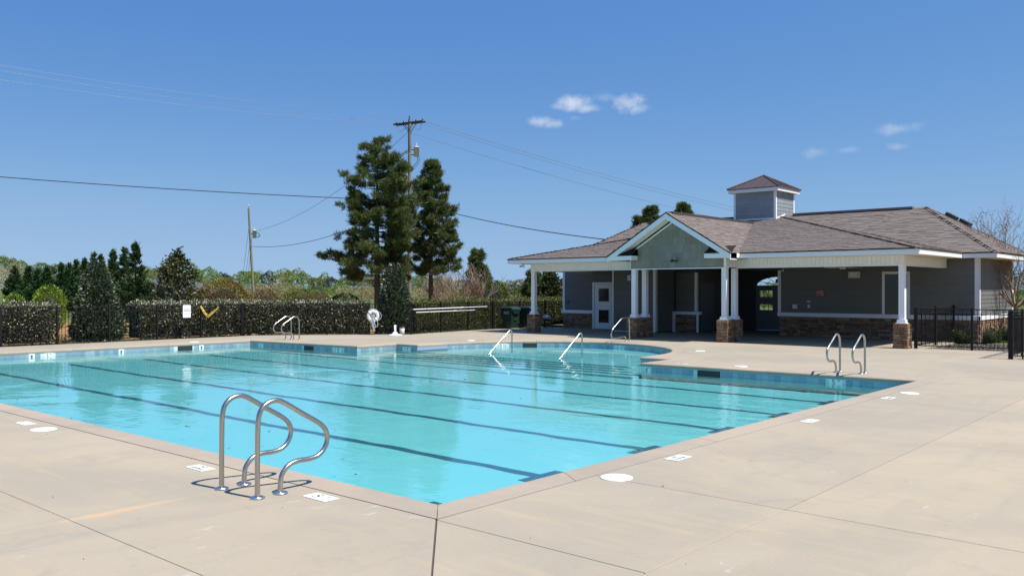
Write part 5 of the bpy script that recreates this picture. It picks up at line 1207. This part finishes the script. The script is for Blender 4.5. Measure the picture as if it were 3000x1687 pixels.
def hedge(pts, width, h, n, L, mat, label, group, name='hedge'):
    e = thing_at(name, (*pts[0], -0.10), label, 'hedge', group); P = [np.array(p, float) for p in pts]
    core = MB(); pos = []; ax = []; segs = [(a, b, np.linalg.norm(b - a)) for a, b in zip(P[:-1], P[1:])]; tot = sum(s[2] for s in segs)
    for k, (a, b, l) in enumerate(segs):
        d = (b - a) / l; nn_ = np.array([d[1], -d[0]]); i = width / 2 - 0.12
        ext = 0.0
        q = [a + nn_ * i, b + nn_ * i, b - nn_ * i, a - nn_ * i]
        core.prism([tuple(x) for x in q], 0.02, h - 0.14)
        m = int(n * l / tot); u = RNG.uniform(-0.02, 1.02, m) * l; w = RNG.uniform(-1, 1, m); face = RNG.random(m)
        lump = 0.028 * np.sin(u * 2.1 + k) + 0.022 * np.sin(u * 5.3 + 1.0) + 0.016 * np.sin(u * 11.0)
        dep = np.abs(RNG.normal(0, 0.07, m)); zz = RNG.uniform(0.05, h, m)
        front = face < 0.52; back = (face >= 0.52) & (face < 0.62)
        off = np.where(front, width / 2 - dep + lump * 0.8, np.where(back, -(width / 2 - dep), w * width / 2)); top_ = ~(front | back)
        z = np.where(top_, h - dep * 0.9 + lump + 0.05 * np.cos(w * 3), zz * (1 + lump * 0.3))
        # soft shoulders and a ragged foot
        off = np.where(~top_ & (z > h - 0.18), off * (1 - ((z - h + 0.18) / 0.18) ** 2 * 0.16), off)
        thin = np.sin(u * 1.3 + k) * np.sin(zz * 4.1 + u * 0.7) + 0.5 * np.sin(u * 3.3)
        z = z + np.where(top_, np.abs(RNG.normal(0, 0.035, m)), 0)
        keep = ((thin < 0.95) | (RNG.random(m) < 0.4)) & (z > 0.12 + 0.1 * np.sin(u * 3.7 + k)) | (RNG.random(m) < 0.25)
        xy = a[None] + d[None] * u[:, None] + nn_[None] * off[:, None]
        p3 = np.column_stack([xy, z - 0.08])[keep]
        o3 = np.where(top_[:, None], np.array([0, 0, 1.0]), np.column_stack([nn_[None] * np.sign(off)[:, None], np.full(m, 0.45)]))[keep]
        pos.append(p3); ax.append(o3 + RNG.normal(0, 0.55, o3.shape))
    for end, sg in ((P[0], -1), (P[-1], 1)):
        a, b = (P[0], P[1]) if sg < 0 else (P[-2], P[-1]); d = (b - a) / np.linalg.norm(b - a) * sg; nn_ = np.array([-d[1], d[0]]); m = max(60, int(n * width / tot * 0.6))
        w = RNG.uniform(-1, 1, m) * width / 2; z = RNG.uniform(0.1, h, m); dp = RNG.uniform(-0.12, 0.05, m) - 0.12 * (np.abs(w) / (width / 2)) ** 4
        xy = end[None] + d[None] * dp[:, None] + nn_[None] * w[:, None]; pos.append(np.column_stack([xy, z - 0.06])); ax.append(np.column_stack([np.repeat(d[None], m, 0), np.full(m, 0.4)]) + RNG.normal(0, 0.55, (m, 3)))
    core.build('twigs', MATS['shade_core'], e)  # solid block, coloured dark as the shade in the leaf gaps
    pos = np.concatenate(pos); ax = np.concatenate(ax); l_ = L * RNG.uniform(0.7, 1.3, len(pos))
    leaves('foliage', pos, ax, l_, l_ * 0.52, mat, e)
    return e
HG = 'clipped hedges behind the black fence'
hedge([(-33.35, -4.0), (-33.35, 12.55)], 1.15, 1.42, 62000, 0.085, 'hedge_leaf', 'clipped pale-leaved hedge behind the fence, cut off by the photo\'s left border', HG)
hedge([(-33.35, 15.9), (-33.3, 20.55), (-29.55, 24.35)], 1.1, 1.40, 64000, 0.082, 'hedge_leaf', 'long clipped pale-leaved hedge behind the notice board on the fence', HG)
hedge([(-28.95, 25.9), (-30.0, 31.5), (-29.4, 38.5)], 1.5, 1.42, 17000, 0.085, 'azalea_leaf', 'loose olive and lime-green azalea hedge behind the white pool poles', HG)

def mound(px, d, py, wpx, mat, label, group, n=5000, L=0.08, name='shrub', base=-0.1, squash=1.0, prof=None, cat='shrub'):
    """round or conical shrub: position by heading and distance, top and width as seen"""
    c = site(px, d, base); h = height(py, d) - base; r = wpx / 2550 * d / 2
    e = thing_at(name, c, label, cat, group)
    u = RNG.random(n); th = RNG.uniform(0, 2 * np.pi, n)
    prof = prof or (lambda f: np.sqrt(np.clip(1 - np.clip((f - 0.35) / 0.65, 0, 1) ** 2.2, 0, 1)) * np.clip(0.72 + f, 0, 1))
    f = RNG.random(n); 
    w_ = prof(f) + 0.08; keep = RNG.random(n) < w_; f, th = f[keep], th[keep]; m = len(f)
    lump = 1 + 0.07 * np.sin(th * 3 + f * 7 + px) + 0.06 * np.sin(th * 7 - f * 11) + 0.05 * np.sin(th * 13 + f * 23)
    rr_ = r * prof(f) * lump * (1 - np.abs(RNG.normal(0, 0.09, m)))
    pos = np.column_stack([c.x + rr_ * np.cos(th), c.y + rr_ * np.sin(th), base + 0.06 + f * (h - 0.06) * (1 + 0.03 * np.sin(th * 5))])
    dz = 0.45 + 0.4 * f; out = np.column_stack([np.cos(th), np.sin(th), dz]) + RNG.normal(0, 0.5, (m, 3))
    l_ = L * RNG.uniform(0.7, 1.35, m)
    nt = 10; core = MB(); core.lathe([(max(0.01, r * float(prof(np.array([k / nt]))[0]) * 0.64), 0.05 + k / nt * (h * 0.80)) for k in range(nt + 1)], 14, c); core.build('twigs', MATS['shade_core'], e)  # solid inner body closing the gaps, their shade painted in its colour
    leaves('foliage', pos, out, l_, l_ * 0.5, mat, e)
    return e
conep = lambda f: np.clip(1.06 - f, 0, 1) ** 0.62 * np.clip(0.80 + f * 1.6, 0, 1)
mound(285, 33.3, 770, 146, 'holly_leaf', 'dark conical holly in the gap between the two pale hedges', 'conical hollies behind the fence', 15000, 0.115, 'conical_holly', prof=conep)
mound(1157, 38.6, 780, 118, 'holly_leaf', 'dark conical holly behind the fence, between life ring and pool poles', 'conical hollies behind the fence', 15000, 0.115, 'conical_holly', prof=conep)
DG = 'domed shrubs beyond the hedge'
mound(655, 46, 819, 152, 'olive_leaf', 'big brown-olive domed shrub beside the dark magnolia', DG, 15000, 0.075)
mound(775, 49, 848, 96, 'brown_leaf', 'grey-brown domed shrub right below the leaning pole', DG, 9000, 0.07)
mound(876, 48, 846, 112, 'green_leaf', 'olive-green domed shrub between two browner ones beyond the hedge', DG, 10000, 0.075)
mound(935, 52, 856, 80, 'brown_leaf', 'low brown domed shrub, second from the big pine trunk', DG, 7500, 0.07)
mound(1010, 47, 861, 108, 'box_leaf', 'dark green domed shrub just beside the big pine trunk', DG, 9000, 0.075)
mound(143, 44, 838, 92, 'lime_leaf', 'bright lime-green shrub behind the hedge at the photo\'s left', 'lime-green shrubs', 3500, 0.10)
mound(42, 43, 862, 62, 'lime_leaf', 'small bright lime shrub nearest the photo\'s left border', 'lime-green shrubs', 1800, 0.10)
mound(410, 38, 877, 46, 'lime_leaf', 'small lime shrub peeping over the hedge beside the conical holly', 'lime-green shrubs', 1400, 0.09)
mound(1438, 58, 822, 108, 'box_leaf', 'broad dark green shrub behind the bare crape myrtle', None, 6000, 0.10)
BXG = 'round shrubs at the pool house wall'
mound(2814, 31.6, 962, 62, 'box_leaf', 'round green shrub behind the fence, nearest the stone pier', BXG, 2600, 0.05, cat='shrub')
mound(2893, 31.8, 962, 70, 'box_leaf', 'round green shrub behind the fence, the broad one in the middle', BXG, 2800, 0.05, cat='shrub')
mound(2952, 33.2, 960, 60, 'box_leaf', 'round green shrub half hidden by the fence seen end-on', BXG, 2200, 0.05, cat='shrub')
mound(2990, 28.2, 1036, 30, 'lime_leaf', 'small leafy weed at the foot of the fence by the photo\'s right border', None, 350, 0.05, cat='plant', name='weed')

def cypress(px, d, py, wpx, label, n=6500):
    c = site(px, d); h = height(py, d) + 0.1; r = wpx / 2550 * d / 2
    e = thing_at('cypress_tree', c, label, 'tree', 'leyland cypresses in a receding row')
    MB().tube([c, c + Vector((0, 0, h * 0.93))], [0.09, 0.015], 7).build('trunk', MATS['bark'], e)
    nb = 110; hb = RNG.random(nb) ** 0.85 * 0.97; th = RNG.uniform(0, 2 * np.pi, nb)
    bl = r * np.clip((1.0 - hb) ** 1.05, 0.03, 1) * RNG.uniform(0.6, 1.2, nb)
    bi = RNG.choice(nb, n, p=(bl + 0.15) / (bl + 0.15).sum()); s = RNG.random(n) ** 0.6
    ca, sa = np.cos(th[bi]), np.sin(th[bi]); rad = bl[bi] * s
    pos = np.column_stack([c.x + ca * rad, c.y + sa * rad, c.z + 0.1 + hb[bi] * h * 0.95 + rad * 0.42]) + RNG.normal(0, 0.045, (n, 3)) * (0.7 + 1.1 * bl[bi][:, None] * (1.1 - s[:, None]))
    ax = np.column_stack([ca * 0.7, sa * 0.7, np.full(n, 0.75)]) + RNG.normal(0, 0.35, (n, 3))
    l_ = d / 46 * 0.17 * RNG.uniform(0.6, 1.3, n)
    top_n = 150; zt_ = RNG.uniform(0.80, 1.0, top_n)
    pos2 = np.column_stack([c.x + RNG.normal(0, 0.05, top_n), c.y + RNG.normal(0, 0.05, top_n), c.z + h * zt_ - 0.1]); ax2 = np.column_stack([RNG.normal(0, 0.55, top_n), RNG.normal(0, 0.55, top_n), np.ones(top_n)])
    pos = np.concatenate([pos, pos2]); ax = np.concatenate([ax, ax2]); l_ = np.concatenate([l_, np.full(top_n, 0.16 * d / 46)])
    leaves('crown', pos, ax, l_, l_ * 0.30, 'cypress_spray', e)
CY = [(397, 46, 703, 150, 12000), (364, 48, 722, 110, 8000), (332, 51, 729, 100, 7000), (295, 55, 743, 95, 6000), (275, 58, 738, 90, 6000), (248, 62, 755, 90, 5000), (224, 66, 760, 85, 5000), (202, 71, 770, 80, 4500), (180, 76, 770, 80, 4500), (137, 84, 778, 85, 4500), (112, 90, 787, 80, 4000), (84, 96, 781, 85, 4000), (42, 104, 781, 90, 4500)]
ORD = ['tallest of the cypress row, nearest the dark magnolia', 'second', 'third', 'fourth', 'fifth', 'sixth', 'seventh', 'eighth', 'ninth', 'tenth', 'eleventh', 'twelfth', 'last of the cypress row, nearest the photo\'s left border']
for k, (px, d, py, w, n) in enumerate(CY):
    lb = ('dark green cypress tree, ' + ORD[k]) if k in (0, 12) else 'dark green cypress tree, %s in the row counted from the dark magnolia' % ORD[k]
    cypress(px, d, py, w, lb, n)

def magnolia(px, d, py, wpx, label, nc=210, base_py=890, name='magnolia_tree', seed=0):
    c = site(px, d); h = height(py, d) + 0.1; r = wpx / 2550 * d / 2; rng = np.random.default_rng(40 + seed)
    e = thing_at(name, c, label, 'tree'); tr = MB(); tr.tube([c, c + Vector((0, 0, h * 0.85))], [0.09, 0.02], 7)
    cl = []
    while len(cl) < nc:
        f = rng.random() ** 0.8; th = rng.uniform(0, 2 * np.pi)
        R_ = r * (np.sin(np.pi * min(1, 0.18 + f * 0.86)) ** 0.62) * (1 + 0.22 * np.sin(th * 3 + f * 5 + seed) + 0.12 * np.sin(th * 5 - f * 9)) * (1 if f < 0.8 else 0.9)
        q = R_ * rng.uniform(0.55, 1.06); cl.append((c.x + q * np.cos(th), c.y + q * np.sin(th), c.z + 0.25 + f * (h - 0.3) * rng.uniform(0.93, 1.02), th))
    for k, (x, y, z, th) in enumerate(cl):
        if k % 3 == 0: tr.tube([c + Vector((0, 0, max(0.2, (z - c.z) * 0.72))), (x, y, z)], [0.025, 0.008], 4, caps=False)
    tr.build('trunk', MATS['bark'], e)
    cl = np.array(cl); m = 20; pos = np.repeat(cl[:, :3], m, 0) + rng.normal(0, 0.10, (nc * m, 3)); th = np.repeat(cl[:, 3], m)
    ax = np.column_stack([np.cos(th) * 0.6, np.sin(th) * 0.6, np.full(len(th), 0.35)]) + rng.normal(0, 0.75, (len(th), 3))
    l_ = 0.19 * rng.uniform(0.7, 1.25, len(th)) * d / 44; leaves('crown', pos, ax, l_, l_ * 0.42, 'magnolia_leaf', e)
magnolia(521, 44, 735, 138, 'dark bronze-green magnolia tree standing beyond the hedge', 260)
magnolia(1612, 50, 790, 84, 'dark glossy magnolia seen under the porch beside the first column', 190, seed=3)
magnolia(1672, 53, 800, 70, 'dark glossy magnolia mostly hidden by the porch\'s end wall', 120, seed=5)

def pine(px, d, py, label, branches, cat='tree', lean=0.0, seed=1, tuft_l=0.26, dens=1.0, low=0.22, tr_r=0.17, group='tall pines behind the pool'):
    """branches: list of (height fraction, half spread in m to either side of the view) outline of the crown"""
    rng = np.random.default_rng(seed); c = site(px, d); h = height(py, d) + 0.1
    e = thing_at('pine_tree', c, label, cat, group); tr = MB()
    tr.tube([c + Vector((lean * f * f, 0, h * f)) for f in (0, 0.2, 0.4, 0.6, 0.8, 0.97)], [tr_r, tr_r * 0.85, tr_r * 0.7, tr_r * 0.5, tr_r * 0.3, 0.02], 10)
    tr.build('trunk', MATS['bark'], e); limb = MB()
    hs = np.array([b[0] for b in branches]); lf = np.array([b[1] for b in branches]); rt = np.array([b[2] for b in branches])
    rv = pt(0, 1, 0) - pt(0, 0, 0); tips = []
    nw = int(27 * dens)
    for w in range(nw):
        f = low + (0.99 - low) * (w + rng.uniform(-0.3, 0.3)) / nw; f = min(max(f, low), 0.985)
        for k in range(5 if f < 0.9 else 4):
            th = rng.uniform(0, 2 * np.pi); dirv = np.array([np.cos(th), np.sin(th)]); side = dirv @ np.array([rv.x, rv.y])
            L_ = np.interp(f, hs, lf) if side < 0 else np.interp(f, hs, rt); L_ = L_ * rng.uniform(0.5, 1.0) * (0.72 + 0.28 * abs(side))
            if L_ < 0.15: L_ = 0.2
            rise = rng.uniform(0.05, 0.45) + 0.7 * max(0, f - 0.6)
            p0 = c + Vector((lean * f * f, 0, h * f)); pts = [p0 + Vector((dirv[0] * L_ * s, dirv[1] * L_ * s, L_ * (rise * s * s - 0.12 * s))) for s in (0, 0.35, 0.7, 1.0)]
            limb.tube(pts, [0.035 * min(1, L_ / 1.5) + 0.008, 0.02, 0.012, 0.006], 4, caps=False)
            nsub = max(2, int(L_ * 3.3 * dens + rng.random()))
            for j in range(nsub):
                s = 1.0 if j == 0 else 1 - rng.random() ** 1.2 * 0.70; i = min(2, int(s * 3)); q = pts[i].lerp(pts[i + 1], min(1, s * 3 - i))
                ln = rng.uniform(0.12, 0.48) * min(1.2, 0.45 + L_ * 0.4); a2 = th + rng.normal(0, 0.9)
                q2 = q + Vector((math.cos(a2) * ln, math.sin(a2) * ln, rng.uniform(0.0, 0.5) * ln)) if j else q
                if j: limb.tube([q, q2], [0.010, 0.005], 3, caps=False)
                for g in range(rng.integers(5, 9)):
                    f2 = rng.uniform(0.35, 1.1); cq = q.lerp(q2, f2) if j else q
                    o_ = rng.normal(0, 0.075, 3) * np.array([1, 1, 0.8]); tips.append((cq.x + o_[0], cq.y + o_[1], cq.z + o_[2] + 0.03, math.cos(a2), math.sin(a2)))
    tag(limb.build('limbs', MATS['bark'], e), kind='stuff')
    T = np.array(tips); m = 17; n = len(T) * m
    pos = np.repeat(T[:, :3], m, 0) + rng.normal(0, 0.03, (n, 3)); ax = np.column_stack([np.repeat(T[:, 3:5] * 0.35, m, 0), np.full(n, 0.75)]) + rng.normal(0, 0.58, (n, 3))
    l_ = tuft_l * rng.uniform(0.7, 1.15, n); leaves('crown', pos, ax, l_, np.full(n, 0.026 * d / 44), 'pine_needle', e)
pine(1105, 44, 412, 'tall pine with a long low limb, its trunk next to the conical holly', [(0.10, 0.6, 0.5), (0.16, 1.9, 1.4), (0.26, 2.0, 1.6), (0.36, 3.0, 1.8), (0.42, 2.9, 2.0), (0.47, 1.5, 2.1), (0.6, 1.75, 2.1), (0.72, 1.9, 1.9), (0.80, 1.3, 1.5), (0.9, 0.9, 1.0), (0.97, 0.45, 0.45), (1.0, 0.2, 0.2)], seed=3, low=0.26, dens=1.2)
pine(1262, 47, 470, 'tall pine furthest from the leaning pole, behind the bare crape myrtle', [(0.25, 0.8, 1.3), (0.35, 0.95, 1.75), (0.5, 1.0, 1.7), (0.65, 1.0, 1.45), (0.8, 0.75, 0.95), (0.9, 0.45, 0.5), (1.0, 0.15, 0.15)], seed=8, low=0.31, tr_r=0.15, dens=1.15)
pine(1176, 49, 470, 'slender pine in the middle, right in front of the tall pole', [(0.3, 0.7, 0.8), (0.5, 0.9, 0.8), (0.65, 0.9, 0.75), (0.8, 0.7, 0.5), (0.9, 0.4, 0.3), (1.0, 0.12, 0.12)], seed=12, low=0.28, tr_r=0.10, dens=0.55)
pine(1398, 60, 735, 'small pine whose dark tip shows above the bare crape myrtle', [(0.2, 0.8, 0.8), (0.6, 0.9, 0.9), (1.0, 0.2, 0.2)], seed=15, low=0.3, tr_r=0.08, dens=0.6)
pine(1563, 58, 800, 'small pine half hidden by the first white porch column', [(0.2, 0.7, 0.7), (0.6, 0.7, 0.7), (1.0, 0.2, 0.2)], seed=16, low=0.3, tr_r=0.07, dens=0.6)
for k, (px, py, lb) in enumerate(((1908, 604, 'pine top above the roof, the bigger one beside the gable'), (1876, 634, 'small pine top just above the roof ridge\'s lower end'), (2001, 596, 'pine top above the roof behind the gable\'s ridge'))):
    pine(px, 85, py, lb, [(0.5, 1.6, 1.6), (0.75, 1.2, 1.2), (0.9, 0.7, 0.7), (1.0, 0.2, 0.2)], seed=20 + k, low=0.55, tr_r=0.14, dens=0.55, tuft_l=0.42, group='pines behind the pool house')

def bare_tree(c, stems, h, spread, label, seed, base_split=0.0, name='crape_myrtle', leafy=0, rmin=0.006):
    rng = random.Random(seed); e = thing_at(name, c, label, 'tree', 'bare crape myrtles'); st = MB(); tw = MB(); tips = []
    def grow(p, d, L, r, lev):
        pts = [p]; q = p; dd = d.copy(); n = 3
        for i in range(n):
            dd = (dd + Vector((rng.uniform(-1, 1), rng.uniform(-1, 1), rng.uniform(-0.5, 0.9))) * 0.13).normalized(); q = q + dd * (L / n); pts.append(q)
        (st if lev < 3 else tw).tube(pts, [max(rmin * (0.8 if lev > 3 else 1), r * (1 - 0.35 * i / n)) for i in range(n + 1)], 6 if lev < 2 else (4 if lev < 3 else 3), caps=False)
        if lev >= 4: tips.append(q); return
        for k in range(3 if lev < 3 else 2 + (rng.random() < 0.5)):
            s = rng.choice((1, 2, 3)) if k else 3
            nd = (dd + Vector((rng.uniform(-1, 1), rng.uniform(-1, 1), rng.uniform(-0.35, 0.55))) * 0.62).normalized()
            grow(pts[s], nd, L * rng.uniform(0.55, 0.85), r * 0.58, lev + 1)
    for k in range(stems):
        a = 2 * math.pi * k / stems + rng.uniform(-0.3, 0.3); o = rng.uniform(0.35, 1.0) * spread
        d = Vector((math.cos(a) * o, math.sin(a) * o, 1.0)).normalized(); b = c + Vector((math.cos(a) * 0.1, math.sin(a) * 0.1, base_split))
        grow(b, d, h * rng.uniform(0.30, 0.42), 0.036, 0)
    if base_split: st.tube([c, c + Vector((0, 0, base_split * 0.5)), c + Vector((0, 0, base_split + 0.12))], [0.10, 0.085, 0.09], 9)
    st.build('stems', MATS['pale_bark'], e); tag(tw.build('twigs', MATS['pale_bark'], e), kind='stuff')
    pods = [t_ for t_ in tips if rng.random() < leafy]
    if pods:
        pos = np.array([[*p] for p in pods]); pos = np.repeat(pos, 9, 0) + np.random.default_rng(seed).normal(0, 0.05, (len(pods) * 9, 3)); tag(leaves('seed_heads', pos, np.random.default_rng(seed).normal(size=pos.shape), 0.05, 0.035, 'seed_brown', e), kind='stuff')
bare_tree(site(1338, 50), 17, height(752, 50) * 0.98, 1.15, 'bare twiggy crape myrtle beyond the azalea hedge and pool poles', 5, leafy=0.05, rmin=0.011)
bare_tree(site(2976, 33.6), 11, 3.7, 1.55, 'bare crape myrtle at the pool house corner, cut by the photo\'s right border', 9, base_split=1.35, leafy=0.22)

# far woods: one mass of spring crowns
FAR = [('far_green', [(0, (0.120, 0.186, 0.037)), (0.5, (0.187, 0.264, 0.059)), (1, (0.254, 0.325, 0.088))]), ('far_dark', [(0, (0.038, 0.059, 0.032)), (0.6, (0.065, 0.090, 0.044)), (1, (0.092, 0.115, 0.051))]),
       ('far_tan', [(0, (0.270, 0.216, 0.110)), (0.6, (0.372, 0.310, 0.162)), (1, (0.458, 0.388, 0.220))]), ('far_olive', [(0, (0.135, 0.147, 0.044)), (0.6, (0.203, 0.209, 0.067)), (1, (0.270, 0.256, 0.088))])]
for nme, st in FAR: leafmat(nme, st, 0.8, 0.2, 0.1)
V, Q, MI, off = [], [], [], 0
rng = np.random.default_rng(77)
def skyline(px): return np.interp(px, [-300, 0, 60, 80, 130, 200, 330, 450, 590, 690, 760, 850, 950, 1100, 1250, 1400, 1480, 1560, 1700, 2700, 3000, 3300], [748, 752, 756, 786, 772, 782, 790, 786, 784, 800, 796, 794, 804, 806, 812, 826, 826, 824, 826, 800, 795, 790])
crowns = []
for px in np.arange(-260, 1760, 21): crowns.append((px + rng.uniform(-9, 9), skyline(px) + rng.uniform(-5, 14), rng.uniform(230, 300), rng.uniform(26, 52), rng.choice(4, p=[0.36, 0.27, 0.12, 0.25])))
for px in np.arange(-260, 1760, 27): crowns.append((px + rng.uniform(-12, 12), skyline(px) + rng.uniform(24, 50), rng.uniform(170, 215), rng.uniform(34, 64), rng.choice(4, p=[0.36, 0.18, 0.22, 0.24])))
for px in np.arange(2880, 3320, 30): crowns.append((px, 800 + rng.uniform(-25, 30), rng.uniform(60, 90), rng.uniform(50, 80), rng.choice(4, p=[0.4, 0.2, 0.1, 0.3])))
for px in np.arange(1960, 2330, 34): crowns.append((px, 835 + rng.uniform(-12, 20), rng.uniform(90, 120), rng.uniform(50, 80), rng.choice(4, p=[0.2, 0.5, 0.0, 0.3])))
for px, py, d, w, ci in crowns:
    zt_ = height(py, d); r = w / 2550 * d / 2 * 1.15; cz = zt_ - r * 0.8; c = site(px, d, 0); n = int(1900 * (1 if d > 150 else 1.5))
    dv = nrm(rng.normal(size=(n, 3))); lob = 1 + 0.16 * np.sin(dv[:, 0] * 5 + px) + 0.14 * np.sin(dv[:, 1] * 6 + py) + 0.12 * np.sin(dv[:, 2] * 7)
    q = dv * (r * lob * rng.uniform(0.6, 1.0, n) ** 0.5)[:, None] * np.array([1.05, 1.05, 0.9]); low = rng.random(n) < 0.4
    q[:, 2] = np.where(low & (q[:, 2] < 0), q[:, 2] * (cz / max(r, 0.1)), q[:, 2])
    pos = q + np.array([c.x, c.y, cz]); s = d * 0.0009 * rng.uniform(0.7, 1.6, n)
    v, f = leaf_arrays(pos, dv + rng.normal(0, 0.6, (n, 3)), s, s * 0.8, None, rng); V.append(v); Q.append(f + off); off += len(v); MI.append(np.full(n, ci))
tl = np_mesh('treeline', np.concatenate(V), np.concatenate(Q), MATS[FAR[0][0]])
for nme, _ in FAR[1:]: tl.data.materials.append(MATS[nme])
tl.data.polygons.foreach_set('material_index', np.concatenate(MI).astype(np.int32)); tl.data.update()
tag(tl, 'far wood of spring-green, tan and dark trees along the horizon', 'woods', kind='stuff')
# far houses whose roofs show beside the magnolia
plain('house_roof', (0.09, 0.09, 0.095), 0.9); plain('house_wall', (0.42, 0.42, 0.42), 0.8)
for px, py, d, w, lb in ((505, 803, 120, 4.6, 'far house with a grey roof showing between cypress and magnolia'), (564, 820, 118, 2.9, 'far house with a grey roof showing beside the big brown shrub')):
    c = site(px, d, -0.1); h = height(py, d); e = thing_at('far_house', c, lb, 'house', 'far houses beyond the trees'); M_ = Matrix.Translation(c) @ Matrix.Rotation(R(41 + (25 if px < 500 else -20)), 4, 'Z')
    b = MB().box((-w/2, -3.5, 0), (w/2, 3.5, h - 1.7), M_); b.build('wall', MATS['house_wall'], e)
    b = MB(); b.add([M_ @ Vector(p) for p in ((-w/2 - 0.4, -4, h - 1.75), (w/2 + 0.4, -4, h - 1.75), (w/2 + 0.4, 4, h - 1.75), (-w/2 - 0.4, 4, h - 1.75), (-w/2 + 0.9, 0, h), (w/2 - 0.9, 0, h))], [(0, 1, 5, 4), (1, 2, 5), (2, 3, 4, 5), (3, 0, 4), (3, 2, 1, 0)]); b.build('roof', MATS['house_roof'], e)
    for k in (-1, 1): MB().box((k * w * 0.25 - 0.5, -3.54, 0.9), (k * w * 0.25 + 0.5, -3.5, 2.0), M_).build('window', MATS['dark_glass'], e)

# mulch, weeds and litter
plain('mulch', (0.10, 0.082, 0.072), 0.95, var=0.4, nscale=20); plain('straw', (0.30, 0.14, 0.065), 0.95, var=0.3)
leafmat('chips', [(0, (0.05, 0.04, 0.035)), (0.5, (0.12, 0.10, 0.09)), (1, (0.24, 0.21, 0.18))], 0.9, 0)
leafmat('grass_blade', [(0, (0.04, 0.07, 0.012)), (0.6, (0.09, 0.12, 0.025)), (1, (0.19, 0.18, 0.06))], 0.7, 0.3)
def strip(pts, w0, w1, name, mat, z):
    """a bed along a line: w0 and w1 metres to its left"""
    P = [Vector(p) for p in pts]; m = MB(); vs = []
    for i, p in enumerate(P):
        t_ = (P[min(i + 1, len(P) - 1)] - P[max(i - 1, 0)]).normalized(); n_ = Vector((-t_.y, t_.x)); vs += [(*(p + n_ * w0), z), (*(p + n_ * w1), z)]
    m.add(vs, [(2*i, 2*i + 2, 2*i + 3, 2*i + 1) for i in range(len(P) - 1)]); return m.build(name, MATS[mat])
FL = [(-31.95, -6.0), (-31.95, 20.1), (-27.6, 25.15), (-28.3, 31.0), (-28.2, 34.5)]
bed = tag(strip(FL, -0.02, 1.9, 'mulch_bed', 'mulch', -0.055), kind='structure')
bed2 = tag(strip([(-5.5, 30.45), (-8.6, 30.05)][::-1], 0.05, 4.6, 'mulch_bed', 'mulch', -0.05), kind='structure')
def scatter(pts, w0, w1, n, rng):
    P = [np.array(p) for p in pts]; ls = np.array([np.linalg.norm(b - a) for a, b in zip(P[:-1], P[1:])]); k = rng.choice(len(ls), n, p=ls / ls.sum()); f = rng.random(n)
    A = np.array(P)[k]; B_ = np.array(P)[k + 1]; t_ = (B_ - A) / ls[k][:, None]; n_ = np.column_stack([-t_[:, 1], t_[:, 0]]); return A + (B_ - A) * f[:, None] + n_ * rng.uniform(w0, w1, n)[:, None]
rng = np.random.default_rng(5)
xy = np.concatenate([scatter(FL, 0.0, 1.6, 14000, rng), scatter([(-8.6, 30.05), (-5.5, 30.45)], 0.1, 4.4, 3500, rng)]); n = len(xy)
ch_ = leaves('mulch_chips', np.column_stack([xy, np.full(n, -0.05)]), np.column_stack([rng.normal(0, 1, (n, 2)), np.abs(rng.normal(0, 0.35, n))]), 0.055 * rng.uniform(0.5, 1.4, n), 0.028, 'chips', None)
tag(ch_, 'loose bark chips covering the beds along the fences', 'mulch', kind='stuff')
xy = np.concatenate([scatter([(-32.3, 12.6), (-32.3, 16.2)], -0.1, 0.5, 500, rng), scatter(FL[2:], -0.1, 0.7, 2600, rng), scatter(FL, 0.1, 0.5, 500, rng), scatter([(-33.0, 12.5), (-33.0, 16)], 0.5, 6, 1500, rng)]); n = len(xy)
gr_ = leaves('grass', np.column_stack([xy, np.full(n, -0.06)]), np.column_stack([rng.normal(0, 0.45, (n, 2)), np.ones(n)]), 0.12 * rng.uniform(0.5, 1.5, n), 0.016, 'grass_blade', None)
tag(gr_, 'thin weedy grass along the foot of the fences', 'grass', kind='stuff')
lit = rng.uniform([-31, -2], [6, 28], (420, 2)); inpool = lambda p: (-29.8 < p[0] < -5.2 and 5.0 < p[1] < 20.2) or (-23 < p[0] < -13 and 19 < p[1] < 26.8) or (-26 < p[0] and p[1] > 28.3)
lit = np.array([p for p in lit if not inpool(p)]); n = len(lit)
lf_ = leaves('leaf_litter', np.column_stack([lit, np.full(n, 0.004)]), np.column_stack([rng.normal(0, 1, (n, 2)), np.abs(rng.normal(0, 0.2, n))]), rng.uniform(0.012, 0.045, n) * (rng.random(n) ** 2.0 + 0.25), 0.010, 'seed_brown', None)
tag(lf_, 'scattered dead leaf bits and specks lying on the deck', 'litter', kind='stuff')
wl_ = rng.uniform([-28, 6], [-6.5, 19], (140, 2)); n = len(wl_)
wf_ = leaves('floating_leaves', np.column_stack([wl_, np.full(n, WATER_Z + 0.004)]), np.column_stack([rng.normal(0, 1, (n, 2)), np.zeros(n)]), rng.uniform(0.02, 0.07, n), 0.03, 'seed_brown', None, np.array([0, 0, 3.0]))
tag(wf_, 'few tiny dead leaves floating on the pool water', 'litter', kind='stuff')
